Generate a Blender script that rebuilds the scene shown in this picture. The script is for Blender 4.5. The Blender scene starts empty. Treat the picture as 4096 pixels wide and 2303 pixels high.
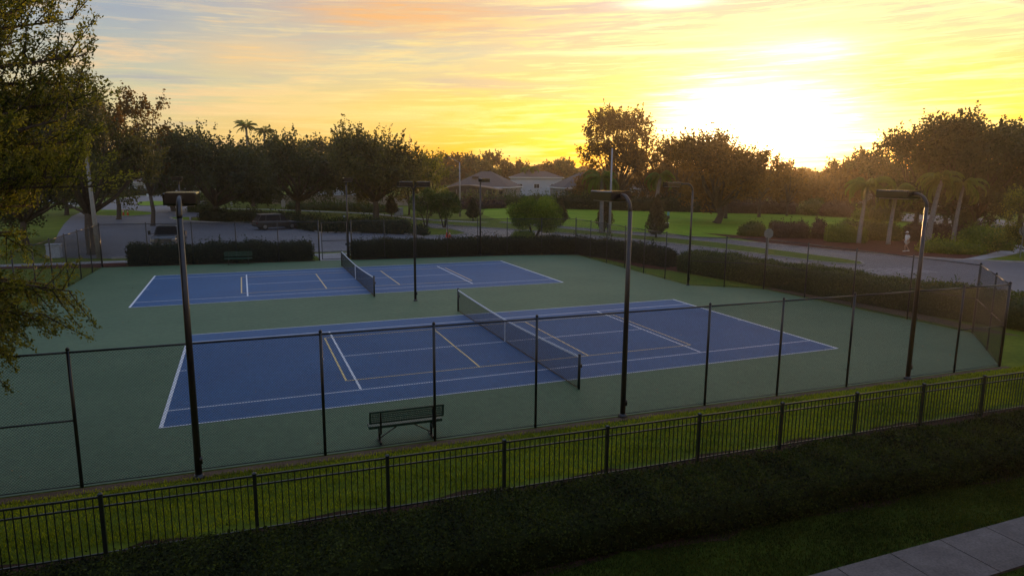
import bpy, bmesh, math, random
import numpy as np
from mathutils import Vector, Matrix

S = bpy.context.scene
COL = S.collection
R = math.radians
# ---------------------------------------------------------------- camera solved from the court lines
CAM = np.array([-9.5189, -19.0053, 6.7002])
YAW, PITCH, ROLL = -.3802, -.1696, .0078
FV = 2690.04 * 2576 / 4096
_cy, _sy, _cp, _sp = math.cos(YAW), math.sin(YAW), math.cos(PITCH), math.sin(PITCH)
FWD = np.array([-_sy * _cp, _cy * _cp, _sp])
_r0 = np.array([_cy, _sy, 0.0]); _u0 = np.cross(_r0, FWD)
RGT = math.cos(ROLL) * _r0 + math.sin(ROLL) * _u0
UPV = -math.sin(ROLL) * _r0 + math.cos(ROLL) * _u0


def G(u, v, z=0.0):
    """Point of the plane at height z that the surveyed picture point (u, v) stands for."""
    d = FWD + RGT * (u - 1288) / FV - UPV * (v - 724.2) / FV
    t = (z - CAM[2]) / d[2]
    p = CAM + t * d
    return (float(p[0]), float(p[1]))


def at(u, dist):
    """Ground point in the direction of column u at a distance along the view."""
    a = math.atan((u - 1288) / FV) - YAW
    k = dist / math.cos(math.atan((u - 1288) / FV))
    return (CAM[0] + k * math.sin(a), CAM[1] + k * math.cos(a))


def height(u, v, dist):
    hor = 434.5 + .0078 * (u - 1288)
    return CAM[2] + (hor - v) * dist / FV


# ---------------------------------------------------------------- mesh helpers
class MB:
    def __init__(s):
        s.v = []; s.f = []; s.m = []

    def add(s, vs, fs, mi=0):
        b = len(s.v); s.v.extend([tuple(map(float, p)) for p in vs])
        s.f.extend([tuple(b + i for i in f) for f in fs]); s.m.extend([mi] * len(fs))

    def box(s, c, d, rz=0.0, mi=0, taper=1.0):
        x, y, z = d[0] / 2, d[1] / 2, d[2] / 2
        P = []
        ca, sa = math.cos(rz), math.sin(rz)
        for (a, b, e) in ((-1, -1, -1), (1, -1, -1), (1, 1, -1), (-1, 1, -1), (-1, -1, 1), (1, -1, 1), (1, 1, 1), (-1, 1, 1)):
            k = taper if e > 0 else 1
            px, py = a * x * k, b * y * k
            P.append((c[0] + px * ca - py * sa, c[1] + px * sa + py * ca, c[2] + e * z))
        s.add(P, [(0, 3, 2, 1), (4, 5, 6, 7), (0, 1, 5, 4), (1, 2, 6, 5), (2, 3, 7, 6), (3, 0, 4, 7)], mi)

    def bar(s, a, b, w, h=None, mi=0):
        """box beam from a to b"""
        a = Vector(a); b = Vector(b); h = h or w
        d = (b - a).normalized()
        up = Vector((0, 0, 1)) if abs(d.z) < .95 else Vector((0, 1, 0))
        x = d.cross(up).normalized(); y = x.cross(d).normalized()
        P = []
        for e in (a, b):
            for (i, j) in ((-1, -1), (1, -1), (1, 1), (-1, 1)):
                P.append(e + x * i * w / 2 + y * j * h / 2)
        s.add(P, [(0, 1, 2, 3), (7, 6, 5, 4), (0, 4, 5, 1), (1, 5, 6, 2), (2, 6, 7, 3), (3, 7, 4, 0)], mi)

    def tube(s, pts, rad, n=8, mi=0, cap=True):
        pts = [Vector(p) for p in pts]
        if not hasattr(rad, '__len__'): rad = [rad] * len(pts)
        rings = []
        x = None
        for i, p in enumerate(pts):
            d = (pts[min(i + 1, len(pts) - 1)] - pts[max(i - 1, 0)]).normalized()
            if x is None:
                x = d.cross(Vector((0, 1, 0)) if abs(d.y) < .9 else Vector((1, 0, 0))).normalized()
            else:
                x = (x - d * x.dot(d)).normalized()
            y = d.cross(x)
            rings.append([p + (x * math.cos(2 * math.pi * k / n) + y * math.sin(2 * math.pi * k / n)) * rad[i] for k in range(n)])
        vs = [q for r_ in rings for q in r_]
        fs = []
        for i in range(len(pts) - 1):
            for k in range(n):
                a = i * n + k; b = i * n + (k + 1) % n
                fs.append((a, b, b + n, a + n))
        if cap:
            fs.append(tuple(range(n - 1, -1, -1))); fs.append(tuple((len(pts) - 1) * n + k for k in range(n)))
        s.add(vs, fs, mi)

    def lathe(s, c, prof, n=12, mi=0):
        vs = []; fs = []
        for (r_, z) in prof:
            for k in range(n):
                t = 2 * math.pi * k / n
                vs.append((c[0] + r_ * math.cos(t), c[1] + r_ * math.sin(t), c[2] + z))
        for i in range(len(prof) - 1):
            for k in range(n):
                a = i * n + k; b = i * n + (k + 1) % n
                fs.append((a, b, b + n, a + n))
        fs.append(tuple(range(n - 1, -1, -1))); fs.append(tuple((len(prof) - 1) * n + k for k in range(n)))
        s.add(vs, fs, mi)

    def poly(s, pts, z, mi=0):
        area = sum(pts[i][0] * pts[(i + 1) % len(pts)][1] - pts[(i + 1) % len(pts)][0] * pts[i][1] for i in range(len(pts)))
        if area < 0: pts = pts[::-1]
        s.add([(p[0], p[1], z) for p in pts], [tuple(range(len(pts)))], mi)

    def slab(s, pts, z0, z1, mi=0):
        area = sum(pts[i][0] * pts[(i + 1) % len(pts)][1] - pts[(i + 1) % len(pts)][0] * pts[i][1] for i in range(len(pts)))
        if area < 0: pts = pts[::-1]
        n = len(pts)
        s.add([(p[0], p[1], z0) for p in pts] + [(p[0], p[1], z1) for p in pts],
              [tuple(range(n, 2 * n))] + [(i, (i + 1) % n, n + (i + 1) % n, n + i) for i in range(n)], mi)

    def loft(s, secs, mi=0):
        """secs: equal-length rings of points, closed"""
        n = len(secs[0]); vs = [p for q in secs for p in q]; fs = []
        for i in range(len(secs) - 1):
            for k in range(n):
                a = i * n + k; b = i * n + (k + 1) % n
                fs.append((a, b, b + n, a + n))
        fs.append(tuple(range(n - 1, -1, -1))); fs.append(tuple((len(secs) - 1) * n + k for k in range(n)))
        s.add(vs, fs, mi)

    def build(s, name, mats, parent=None, smooth=False, loc=None, bevel=0):
        me = bpy.data.meshes.new(name)
        me.from_pydata(s.v, [], s.f)
        if not isinstance(mats, (list, tuple)): mats = [mats]
        for m in mats: me.materials.append(m)
        if len(mats) > 1: me.polygons.foreach_set('material_index', s.m)
        if smooth: me.polygons.foreach_set('use_smooth', [True] * len(me.polygons))
        bm = bmesh.new(); bm.from_mesh(me)
        bmesh.ops.recalc_face_normals(bm, faces=bm.faces) if not getattr(s, 'flat', False) else None
        bm.to_mesh(me); bm.free()
        me.update()
        return link(name, me, parent, loc, bevel)


def link(name, me, parent=None, loc=None, bevel=0):
    o = bpy.data.objects.new(name, me); COL.objects.link(o)
    if parent: o.parent = parent
    if loc: o.location = loc
    if bevel:
        b = o.modifiers.new('bevel', 'BEVEL'); b.width = bevel; b.segments = 2; b.limit_method = 'ANGLE'
    return o


def tag(o, label=None, cat=None, group=None, kind=None):
    if label: o['label'] = label
    if cat: o['category'] = cat
    if group: o['group'] = group
    if kind: o['kind'] = kind
    return o


def thing(name, loc, label, cat, group=None, rz=0.0):
    o = bpy.data.objects.new(name, None); COL.objects.link(o)
    o.location = (loc[0], loc[1], loc[2] if len(loc) > 2 else 0); o.rotation_euler = (0, 0, rz)
    o.empty_display_size = .2
    return tag(o, label, cat, group)


def copy_tree(o, loc, rz, label, group=None):
    def rec(a, parent):
        c = a.copy(); COL.objects.link(c)
        if parent: c.parent = parent
        for ch in a.children: rec(ch, c)
        return c
    c = rec(o, None)
    c.location = (loc[0], loc[1], loc[2] if len(loc) > 2 else 0); c.rotation_euler = (0, 0, rz)
    c['label'] = label
    if group: c['group'] = group
    return c


def quads(name, P, T, B, mat, tone=None, extra=None):
    """leaf shaped faces: centres P, half axes T (long) and B (short)"""
    n = len(P)
    V = np.empty((n, 4, 3), np.float32)
    V[:, 0] = P - T; V[:, 1] = P + B; V[:, 2] = P + T; V[:, 3] = P - B
    V = V.reshape(-1, 3)
    nv = len(V)
    L = np.arange(nv, dtype=np.int32); starts = np.arange(0, nv, 4, dtype=np.int32)
    tn = np.repeat(tone, 4) if tone is not None else np.full(nv, .5)
    if extra is not None:                       # (verts, quad faces) of a solid core
        ev, ef = extra
        L = np.concatenate([L, (ef + nv).reshape(-1).astype(np.int32)])
        starts = np.concatenate([starts, np.arange(nv, nv + 4 * len(ef), 4, dtype=np.int32)])
        V = np.concatenate([V, ev.astype(np.float32)]); tn = np.concatenate([tn, np.full(len(ev), .35)])
    me = bpy.data.meshes.new(name)
    me.vertices.add(len(V)); me.vertices.foreach_set('co', V.reshape(-1))
    me.loops.add(len(L)); me.loops.foreach_set('vertex_index', L)
    me.polygons.add(len(starts)); me.polygons.foreach_set('loop_start', starts)
    me.update(calc_edges=True)
    a = me.attributes.new('tone', 'FLOAT', 'POINT'); a.data.foreach_set('value', tn.astype(np.float32))
    me.materials.append(mat)
    return me


def unit(rng, n):
    v = rng.normal(size=(n, 3)); return v / np.linalg.norm(v, axis=1)[:, None]


def perp(t, rng):
    r = unit(rng, len(t)); b = np.cross(t, r); return b / (np.linalg.norm(b, axis=1)[:, None] + 1e-9)


# ---------------------------------------------------------------- materials
def nt(name):
    m = bpy.data.materials.new(name); m.use_nodes = True
    t = m.node_tree; b = t.nodes['Principled BSDF']
    return m, t, b


def mat(name, col, rough=.6, metal=0.0, var=0.0, scale=4.0, col2=None, bump=0.0, bscale=None, spec=.5, fine=0.0, coord='Object', detail=6):
    m, t, b = nt(name)
    b.inputs['Base Color'].default_value = (*col, 1); b.inputs['Roughness'].default_value = rough
    b.inputs['Metallic'].default_value = metal; b.inputs['Specular IOR Level'].default_value = spec
    if var or col2 or bump or fine:
        tc = t.nodes.new('ShaderNodeTexCoord')
        n = t.nodes.new('ShaderNodeTexNoise'); n.inputs['Scale'].default_value = scale; n.inputs['Detail'].default_value = detail
        n.inputs['Roughness'].default_value = .6
        t.links.new(tc.outputs[coord], n.inputs['Vector'])
        r_ = t.nodes.new('ShaderNodeValToRGB'); r_.color_ramp.elements[0].position = .3; r_.color_ramp.elements[1].position = .7
        c2 = col2 or tuple(min(1, c * (1 + var)) for c in col)
        c1 = col if col2 else tuple(c * (1 - var) for c in col)
        r_.color_ramp.elements[0].color = (*c1, 1); r_.color_ramp.elements[1].color = (*c2, 1)
        t.links.new(n.outputs['Fac'], r_.inputs['Fac'])
        out = r_.outputs['Color']
        if fine:
            n2 = t.nodes.new('ShaderNodeTexNoise'); n2.inputs['Scale'].default_value = scale * 14; n2.inputs['Detail'].default_value = 4
            t.links.new(tc.outputs[coord], n2.inputs['Vector'])
            mr = t.nodes.new('ShaderNodeMapRange'); mr.inputs[1].default_value = .25; mr.inputs[2].default_value = .75
            mr.inputs[3].default_value = 1 - fine; mr.inputs[4].default_value = 1 + fine
            t.links.new(n2.outputs['Fac'], mr.inputs[0])
            mx = t.nodes.new('ShaderNodeVectorMath'); mx.operation = 'SCALE'
            t.links.new(out, mx.inputs[0]); t.links.new(mr.outputs[0], mx.inputs['Scale'])
            out = mx.outputs[0]
        t.links.new(out, b.inputs['Base Color'])
        if bump:
            nb = t.nodes.new('ShaderNodeTexNoise'); nb.inputs['Scale'].default_value = bscale or scale * 10; nb.inputs['Detail'].default_value = 5
            t.links.new(tc.outputs[coord], nb.inputs['Vector'])
            bp = t.nodes.new('ShaderNodeBump'); bp.inputs['Strength'].default_value = bump; bp.inputs['Distance'].default_value = .02
            t.links.new(nb.outputs['Fac'], bp.inputs['Height']); t.links.new(bp.outputs[0], b.inputs['Normal'])
    return m


def leafmat(name, dark, light, trans=.35, rough=.55, tcol=None):
    """dark and light leaves by a random tone per clump; light also passes through the leaf"""
    m, t, b = nt(name)
    a = t.nodes.new('ShaderNodeAttribute'); a.attribute_name = 'tone'
    r_ = t.nodes.new('ShaderNodeValToRGB')
    r_.color_ramp.elements[0].position = .1; r_.color_ramp.elements[1].position = .95
    r_.color_ramp.elements[0].color = (*dark, 1); r_.color_ramp.elements[1].color = (*light, 1)
    t.links.new(a.outputs['Fac'], r_.inputs['Fac'])
    t.links.new(r_.outputs[0], b.inputs['Base Color']); b.inputs['Roughness'].default_value = rough
    b.inputs['Specular IOR Level'].default_value = .3
    tr = t.nodes.new('ShaderNodeBsdfTranslucent')
    mul = t.nodes.new('ShaderNodeMix'); mul.data_type = 'RGBA'; mul.blend_type = 'MULTIPLY'; mul.inputs[0].default_value = 1
    t.links.new(r_.outputs[0], mul.inputs[6]); tc = tcol or (1.9, 1.9, .8); mul.inputs[7].default_value = (*tc, 1)
    t.links.new(mul.outputs[2], tr.inputs['Color'])
    mx = t.nodes.new('ShaderNodeMixShader'); mx.inputs[0].default_value = trans
    t.links.new(b.outputs[0], mx.inputs[1]); t.links.new(tr.outputs[0], mx.inputs[2])
    t.links.new(mx.outputs[0], t.nodes['Material Output'].inputs['Surface'])
    return m


M = dict(
    grass=mat('grass', (.075, .11, .008), .9, var=.3, scale=.35, col2=(.14, .17, .014), fine=.25, bump=.5, bscale=40, spec=.1),
    lawn=mat('lawn', (.12, .22, .008), .9, col2=(.21, .29, .02), scale=.2, fine=.2, bump=.4, bscale=30, spec=.1),  # glow of backlit grass put into the colour
    median=mat('median_grass', (.085, .12, .010), .9, col2=(.13, .16, .02), scale=.5, fine=.2, bump=.4, bscale=30, spec=.1),
    darkgrass=mat('shade_painted_grass', (.022, .036, .004), .95, col2=(.05, .07, .008), scale=.8, fine=.4, bump=.5, bscale=40, spec=.05),  # darker copy of the grass, foreground shade put into its colour
    darkblade=leafmat('shade_painted_blade', (.012, .022, .002), (.06, .075, .006), .3, .9),  # darker copy of the blades, with the shade painted in
    soil=mat('dark_soil', (.030, .018, .012), .95, col2=(.07, .04, .028), scale=4, fine=.5, bump=.8, bscale=30, spec=.05),
    litter=leafmat('dry_leaf', (.06, .035, .015), (.28, .17, .07), .2),
    blade=leafmat('grass_blade', (.07, .10, .003), (.36, .37, .018), .4, .8),
    mulch=mat('mulch', (.055, .016, .010), .95, col2=(.10, .03, .02), scale=3, fine=.4, bump=.8, bscale=30, spec=.1),
    dirt=mat('dirt', (.10, .065, .04), .95, col2=(.16, .11, .07), scale=2, fine=.3, bump=.5, bscale=30, spec=.1),
    asphalt=mat('asphalt', (.085, .087, .10), .6, col2=(.125, .128, .145), scale=.18, fine=.12, bump=.25, bscale=60, spec=.45),
    concrete=mat('concrete', (.24, .23, .23), .8, col2=(.33, .32, .31), scale=.8, fine=.1, bump=.15, bscale=40, spec=.3),
    pave=mat('shade_darkened_concrete', (.11, .095, .085), .9, col2=(.18, .155, .14), scale=1.6, fine=.25, bump=.15, bscale=40, spec=.2),  # concrete with the dimness of the foreground painted into its colour
    kerb=mat('kerb', (.26, .25, .24), .8, col2=(.36, .34, .32), scale=1.5, fine=.1, spec=.3),
    green=mat('green_acrylic', (.058, .116, .050), .65, col2=(.088, .150, .068), scale=.30, fine=.16, bump=.12, bscale=90, spec=.45),
    blue=mat('blue_acrylic', (.008, .070, .185), .6, col2=(.016, .097, .232), scale=.35, fine=.14, bump=.12, bscale=90, spec=.45),
    wline=mat('white_line_paint', (.72, .74, .76), .6, var=.1, scale=3, fine=.08),
    yline=mat('yellow_line_paint', (.78, .58, .24), .6, var=.1, scale=3, fine=.08),
    black=mat('black_vinyl_coating', (.008, .011, .010), .28, var=.3, scale=6, spec=.5),
    wire=mat('black_wire', (.010, .014, .012), .5, spec=.4),
    bronze=mat('dark_bronze_metal', (.016, .013, .012), .32, var=.3, scale=5, spec=.6),
    headm=mat('lamp_head_metal', (.020, .016, .014), .13, var=.2, scale=5, spec=.9),
    alu=mat('green_black_aluminium', (.012, .018, .014), .35, var=.2, scale=6, spec=.6),
    lens=mat('lamp_lens', (.30, .30, .30), .3, var=.1, scale=10),
    worn=mat('worn_white_paint', (.18, .18, .19), .7, col2=(.36, .36, .37), scale=1.5, fine=.2),
    netm=mat('net_cord', (.012, .014, .016), .8, var=.1, scale=10),
    band=mat('white_net_band', (.68, .72, .78), .7, var=.08, scale=10),
    bench=mat('green_bench_coating', (.010, .060, .034), .4, var=.25, scale=8, spec=.5),
    polecon=mat('grey_concrete_pole', (.30, .29, .27), .85, var=.15, scale=3, fine=.1, spec=.2),
    polegal=mat('galvanised_pole', (.30, .31, .32), .55, metal=.3, var=.12, scale=3),
    bark=mat('bark', (.055, .042, .032), .95, col2=(.10, .08, .06), scale=6, fine=.3, bump=.8, bscale=25, spec=.1),
    palmbark=mat('palm_bark', (.15, .145, .135), .9, col2=(.25, .24, .225), scale=5, fine=.15, bump=.6, bscale=18, spec=.1),
    oak=leafmat('oak_leaf', (.022, .032, .012), (.075, .085, .03)),
    oaklit=leafmat('lit_oak_leaf', (.030, .036, .012), (.12, .115, .035), .4),  # lighter copy of the oak leaf, light put into its colours
    sunsetleaf=leafmat('sunset_tinted_leaf', (.045, .038, .012), (.13, .098, .026), .6, tcol=(2.4, 1.6, .4)),  # orange glow of the low sun put into leaf colour and translucent tint
    feather=leafmat('feathery_leaf', (.034, .052, .008), (.25, .24, .045), .5),  # yellow evening light mixed into the leaf colours
    ligu=leafmat('bright_shrub_leaf', (.05, .09, .005), (.16, .22, .014), .4),
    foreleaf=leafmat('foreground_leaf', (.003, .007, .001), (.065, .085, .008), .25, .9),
    hedge=leafmat('hedge_leaf', (.020, .036, .006), (.085, .12, .016), .3),
    hedgeb=leafmat('bright_hedge_leaf', (.05, .09, .008), (.13, .20, .02), .35),
    hedgep=leafmat('purple_hedge_leaf', (.035, .022, .018), (.085, .052, .042), .3, tcol=(1.6, 1.2, .8)),
    hedged=leafmat('dark_hedge_leaf', (.005, .011, .003), (.034, .050, .009), .25, .8),
    conif=leafmat('cypress_leaf', (.035, .035, .018), (.085, .075, .035), .3),
    palm=leafmat('palm_frond', (.05, .09, .012), (.15, .21, .03), .5),
    paintblack=mat('black_car_paint', (.005, .005, .007), .30, var=.1, scale=3, spec=.6),
    paintgrey=mat('grey_truck_paint', (.10, .11, .12), .25, metal=.4, var=.1, scale=3),
    paintwhite=mat('white_car_paint', (.62, .64, .66), .25, var=.05, scale=3),
    glass=mat('dark_car_glass', (.006, .007, .010), .25, var=.1, scale=3, spec=.10),
    tyre=mat('tyre_rubber', (.012, .012, .012), .8, var=.2, scale=20),
    rim=mat('wheel_metal', (.20, .20, .21), .35, metal=.8, var=.1, scale=10),
    chrome=mat('chrome_trim', (.45, .46, .48), .25, metal=.9, var=.05, scale=10),
    redlens=mat('red_tail_lens', (.25, .01, .012), .25, var=.1, scale=10),
    white=mat('white_paint', (.58, .60, .62), .6, var=.06, scale=2),
    vinyl=mat('white_fence_vinyl', (.42, .45, .50), .5, var=.06, scale=2),
    stucco=mat('beige_stucco', (.30, .26, .21), .9, var=.1, scale=1.2, bump=.3, bscale=30, spec=.2),
    stuccog=mat('grey_stucco', (.26, .25, .25), .9, var=.1, scale=1.2, bump=.3, bscale=30, spec=.2),
    stuccow=mat('pale_blue_stucco', (.40, .44, .50), .9, var=.05, scale=1.2, bump=.3, bscale=30, spec=.2),
    shingle=mat('grey_brown_shingle', (.095, .078, .07), .9, col2=(.14, .12, .11), scale=3, fine=.25, bump=.6, bscale=12, spec=.2),
    shinglet=mat('tan_shingle', (.25, .18, .13), .9, col2=(.33, .25, .18), scale=3, fine=.2, bump=.6, bscale=12, spec=.2),
    screen=mat('dark_screen', (.025, .020, .020), .7, var=.2, scale=2),
    window=mat('house_window', (.03, .035, .04), .1, var=.2, scale=2, spec=.8),
    cone=mat('orange_cone', (.75, .06, .02), .5, var=.1, scale=6),
    conew=mat('cone_band', (.60, .55, .52), .4, var=.05, scale=6),
    signback=mat('sign_back_metal', (.15, .18, .17), .6, metal=.2, var=.1, scale=6),
    signred=mat('stop_sign_red', (.45, .015, .02), .5, var=.08, scale=6),
    signblue=mat('sign_teal', (.12, .30, .36), .5, var=.08, scale=6),
    signwhite=mat('sign_white', (.60, .62, .66), .5, var=.05, scale=6),
    skin=mat('skin', (.30, .16, .11), .6, var=.08, scale=20),
    shirt=mat('white_shirt', (.58, .58, .58), .8, var=.05, scale=10),
    shorts=mat('pale_shorts', (.36, .34, .32), .8, var=.06, scale=10),
    shoe=mat('white_shoe', (.5, .5, .5), .6, var=.05, scale=10),
    hair=mat('dark_hair', (.02, .015, .012), .7, var=.1, scale=20),
    transbox=mat('green_cabinet_paint', (.16, .20, .18), .6, var=.1, scale=4),
)

# ---------------------------------------------------------------- ground and setting
def structure(o, label=None):
    return tag(o, label, None, None, 'structure')


m = MB(); m.poly([(-900, -400), (1600, -400), (1600, 1700), (-900, 1700)], -.002)
structure(m.build('ground', M['grass']))

medianL = [(12.4, 67.5), (15.5, 62), (19, 56.8), (22.3, 51.5), (25.2, 46), (27.8, 39.5), (29.8, 32.5), (31, 26), (31.9, 20.5), (32.6, 18.8), (34, 18.1)]
medianR = [(22.5, 66), (24.4, 61), (26.3, 55.3), (29.0, 46.8), (32, 40.3), (33.7, 35), (34.6, 28), (35.2, 21.5), (35.0, 19.2), (34, 18.1)]
farEdge = [(23.2, 67), (25, 63.2), (27.6, 57.8), (30.2, 51), (33.2, 45.2), (35.9, 39.5), (37.8, 33.4), (39.2, 27.2), (40.6, 22.8), (42.3, 20.0), (44, 17.8), (47.5, 15), (62, 11.5)]
lotV = [(250, 514), (283, 504.5), (341, 494.5), (403, 491), (436, 490.5), (475, 495), (510, 505), (549, 522), (549, 531), (509, 531),
        (505, 547), (482, 548), (480, 557), (566, 561.7), (616, 561), (700, 567), (757.5, 574.5), (803, 585.4), (943, 586.3), (1027, 590),
        (1063, 597), (1082, 594.5), (1150, 592.5), (1178, 588), (1150, 580), (1130, 576), (1090, 574), (1078, 570), (1066, 563.8)]
nearB = [(33, -12), (29, 2), (27, 12), (26, 18), (24.8, 24), (23, 31), (20, 38), (16.5, 43), (13, 41), (10, 38.4), (-19, 39.6), (-24, 42), (-26, 55), (-28, 66), (-30, 78), (-32.5, 95)]
m = MB()
m.poly([G(*p) for p in lotV] + medianL + [(42.3, 20.0), (44, 17.8), (47.5, 15), (62, 11.5), (66, -14)] + nearB, .006)
m.poly(medianR[:-1] + [(34, 18.1), (42.3, 20.0)] + farEdge[:9][::-1], .006)
m.flat = True
structure(m.build('road', M['asphalt']))

# residential street behind the park
street = [G(2190, 546.4), G(2326, 562), G(2400, 572), (78.5, 33), (70, 24), (66, 16), (74, 12), (82, 22), (88, 33), (97, 45), G(2513.6, 552.6), G(2315.5, 539), G(2194, 536)]
m = MB(); m.poly(street, .007)
m.poly([G(2200, 521), G(2245, 517), (150, 95), G(2330, 537), G(2240, 535.5), (112, 72)], .011) if False else None
structure(m.build('side_street', M['asphalt']))

# kerbs
def strip(path, w, z0, z1, mb):
    n = len(path); Lp = []; Rp = []
    for i in range(n):
        a = Vector(path[max(i - 1, 0)][:2]); b = Vector(path[min(i + 1, n - 1)][:2]); d = (b - a).normalized(); q = Vector((-d.y, d.x))
        p = Vector(path[i][:2]); Lp.append(p + q * w / 2); Rp.append(p - q * w / 2)
    for i in range(n - 1):
        P = [Rp[i], Rp[i + 1], Lp[i + 1], Lp[i]]
        mb.add([(p.x, p.y, z0) for p in P] + [(p.x, p.y, z1) for p in P],
               [(4, 5, 6, 7), (0, 1, 5, 4), (2, 3, 7, 6)] + ([(3, 0, 4, 7)] if i == 0 else []) + ([(1, 2, 6, 5)] if i == n - 2 else []))


m = MB()
strip(medianL[:-1] + [(33.9, 17.95)] + medianR[::-1][1:], .16, 0, .13, m)
strip(farEdge, .16, 0, .13, m)
strip([G(*p) for p in lotV[:12]], .16, 0, .13, m)
strip([G(*p) for p in lotV[12:]] + [(12.5, 67.4)], .16, 0, .13, m)
strip([(x + .1, y) for x, y in nearB[1:8]], .16, 0, .13, m)
strip([(10, 38.3), (-19, 39.5)], .16, 0, .13, m)
structure(m.build('kerb', M['kerb']))


def island(pts, name, material):
    mm = MB(); mm.slab(pts, .008, .12)
    o = mm.build(name, material); structure(o)
    mk = MB(); strip(pts + pts[:1], .15, .007, .135, mk); structure(mk.build('kerb', M['kerb']))


island([G(*p) for p in [(342, 514), (350, 509), (385, 506.5), (425, 508), (434, 512), (418, 517), (385, 519), (352, 518.5)]], 'grass_island', M['lawn'])
island([G(*p) for p in [(240, 529.5), (326, 530), (385, 536), (392, 539), (374, 542), (326, 545), (240, 543.5)]], 'grass_island', M['lawn'])
island([G(*p) for p in [(427, 548.5), (478, 548), (478, 556.5), (445, 555)]], 'grass_island', M['lawn'])

# park lawn with backlit brightness painted into its grass, median in its own grass
m = MB()
m.poly([(30.2, 51.4), (33.4, 45.5), (36.1, 39.8), (38.3, 33.4), (40.2, 33), (41, 41), (43, 42.5), (46.5, 38.5), (49, 38), (60, 36), (72, 33), (77, 41), (79, 50), (80.5, 56), (74, 76), (67.9, 83), (58.7, 89.5), (48.3, 99), (34, 104), (26.5, 84), (24, 68), (25.4, 63.6)], .004)
structure(m.build('park_lawn', M['lawn']))
m = MB(); m.slab([(p[0], p[1]) for p in medianL] + medianR[:-1][::-1], .003, .10)
structure(m.build('median_strip', M['median']))
# mulch beds
m = MB()
m.poly([(38.6, 33.4), (39.7, 45.2), (41.6, 41.6), (44, 38.4), (47, 36.3), (50, 37), (56, 33.5), (61, 30), (58, 24), (54.5, 19.8), (50, 18.7), (46, 18.2), (44.5, 18.6), (43.2, 20.8), (41.2, 24.6), (39.6, 29.5)], .012)
m.poly([(-26, 38.2), (-19.6, 38.2), (-18.2, 36.9), (-17.4, 36.9), (-17.4, 34.75), (-4.6, 33.75), (-4.6, 33.3), (-19.2, 34.4), (-26, 36)], .012)
m.poly([(-1.8, 33.0), (10.5, 32.1), (16.3, 30.6), (17.0, 26.8), (17.1, 22), (18.2, 20.5), (19.2, 15.2), (21.5, 14.5), (22, 22), (19.6, 32), (10.5, 35.6), (-1.8, 36.0)], .012)
m.flat = True
structure(m.build('mulch_bed', M['mulch']))
m = MB()
m.poly([(-15.6, -3.1), (15.6, -3.93), (15.6, -4.12), (5, -3.9), (-8, -3.62), (-15.6, -3.4)], .010)
m.poly([(19.75, 6), (20.1, .2), (21.0, -1.2), (21.2, 6), (20.6, 12), (19.2, 12.3)], .010)
m.flat = True
structure(m.build('dirt_strip', M['dirt']))

rng = np.random.default_rng(3)
m = MB()
xs_ = np.linspace(-30, 30, 121)
up_ = [(x, -6.78 - .032 * x + .30 + .12 * math.sin(x * 2.1) + rng.normal() * .05) for x in xs_]
lo_ = [(x, -9.72 - .035 * x * .9 + .10 * math.sin(x * 1.7 + 1) + rng.normal() * .06) for x in xs_]
m.poly(up_ + lo_[::-1], .012); m.flat = True
structure(m.build('soil_bed', M['soil']))
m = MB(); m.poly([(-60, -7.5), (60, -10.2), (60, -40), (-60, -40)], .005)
structure(m.build('shade_painted_lawn', M['darkgrass']))  # same lawn, its shade carried by the darker colour

# concrete paths
m = MB()
m.poly([(-30, 36.95), (-18, 36.7), (-2, 36.5), (9, 36.2), (14, 35.6), (14.2, 36.9), (9, 37.6), (-2, 37.9), (-18, 38.1), (-30, 38.3)], .018)
m.poly([(-4.2, 33.35), (-2.2, 33.2), (-2.2, 36.4), (-4.2, 36.5)], .016)
strip([G(549, 524), G(600, 526), G(680, 527), G(759, 530), G(850, 534), G(943, 538), G(1047, 550), G(1100, 554.5), (20.5, 67.6), (23.2, 63.2)], 1.5, 0, .02, m)
m.poly([(43.9, 17.95), (44.4, 16.9), (50.9, 18.4), (57, 20.4), (62, 24), (72, 34), (71, 35), (60.5, 25.4), (55.5, 21.6), (50, 19.6), (46.4, 18.5)], .020)
strip([G(2250, 549), G(2316, 558), G(2390, 568)], 1.2, 0, .024, m)
structure(m.build('footpath', M['concrete']))
# near concrete walk with joints
m = MB()
xs = [-2.9 + 1.27 * i for i in range(16)]
for i in range(len(xs) - 1):
    m.slab([(xs[i] + .012, -12.35), (xs[i + 1] - .012, -12.35), (xs[i + 1] - .012, -11.25), (xs[i] + .012, -11.25)], .0, .05)
structure(m.build('pavement', M['pave']))

# ---------------------------------------------------------------- courts
FENCE = [(-15.4, -3.05), (15.35, -3.87), (17.2, -2.2), (19.6, 0.0), (18.95, 12.0), (15.5, 14.65), (15.75, 22.5), (16.1, 30.9), (10.6, 32.5), (-1.9, 33.35), (-4.3, 33.5), (-18.8, 34.6), (-19.6, 12), (-19.8, 1.0)]
cx, cy_ = 0.5, 14
m = MB(); m.poly([(p[0], p[1]) for p in FENCE], .012); m.flat = True
structure(m.build('court_surface', M['green']))
W, H, SVX, SG = 10.97, 11.885, 6.40, 1.372


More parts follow.
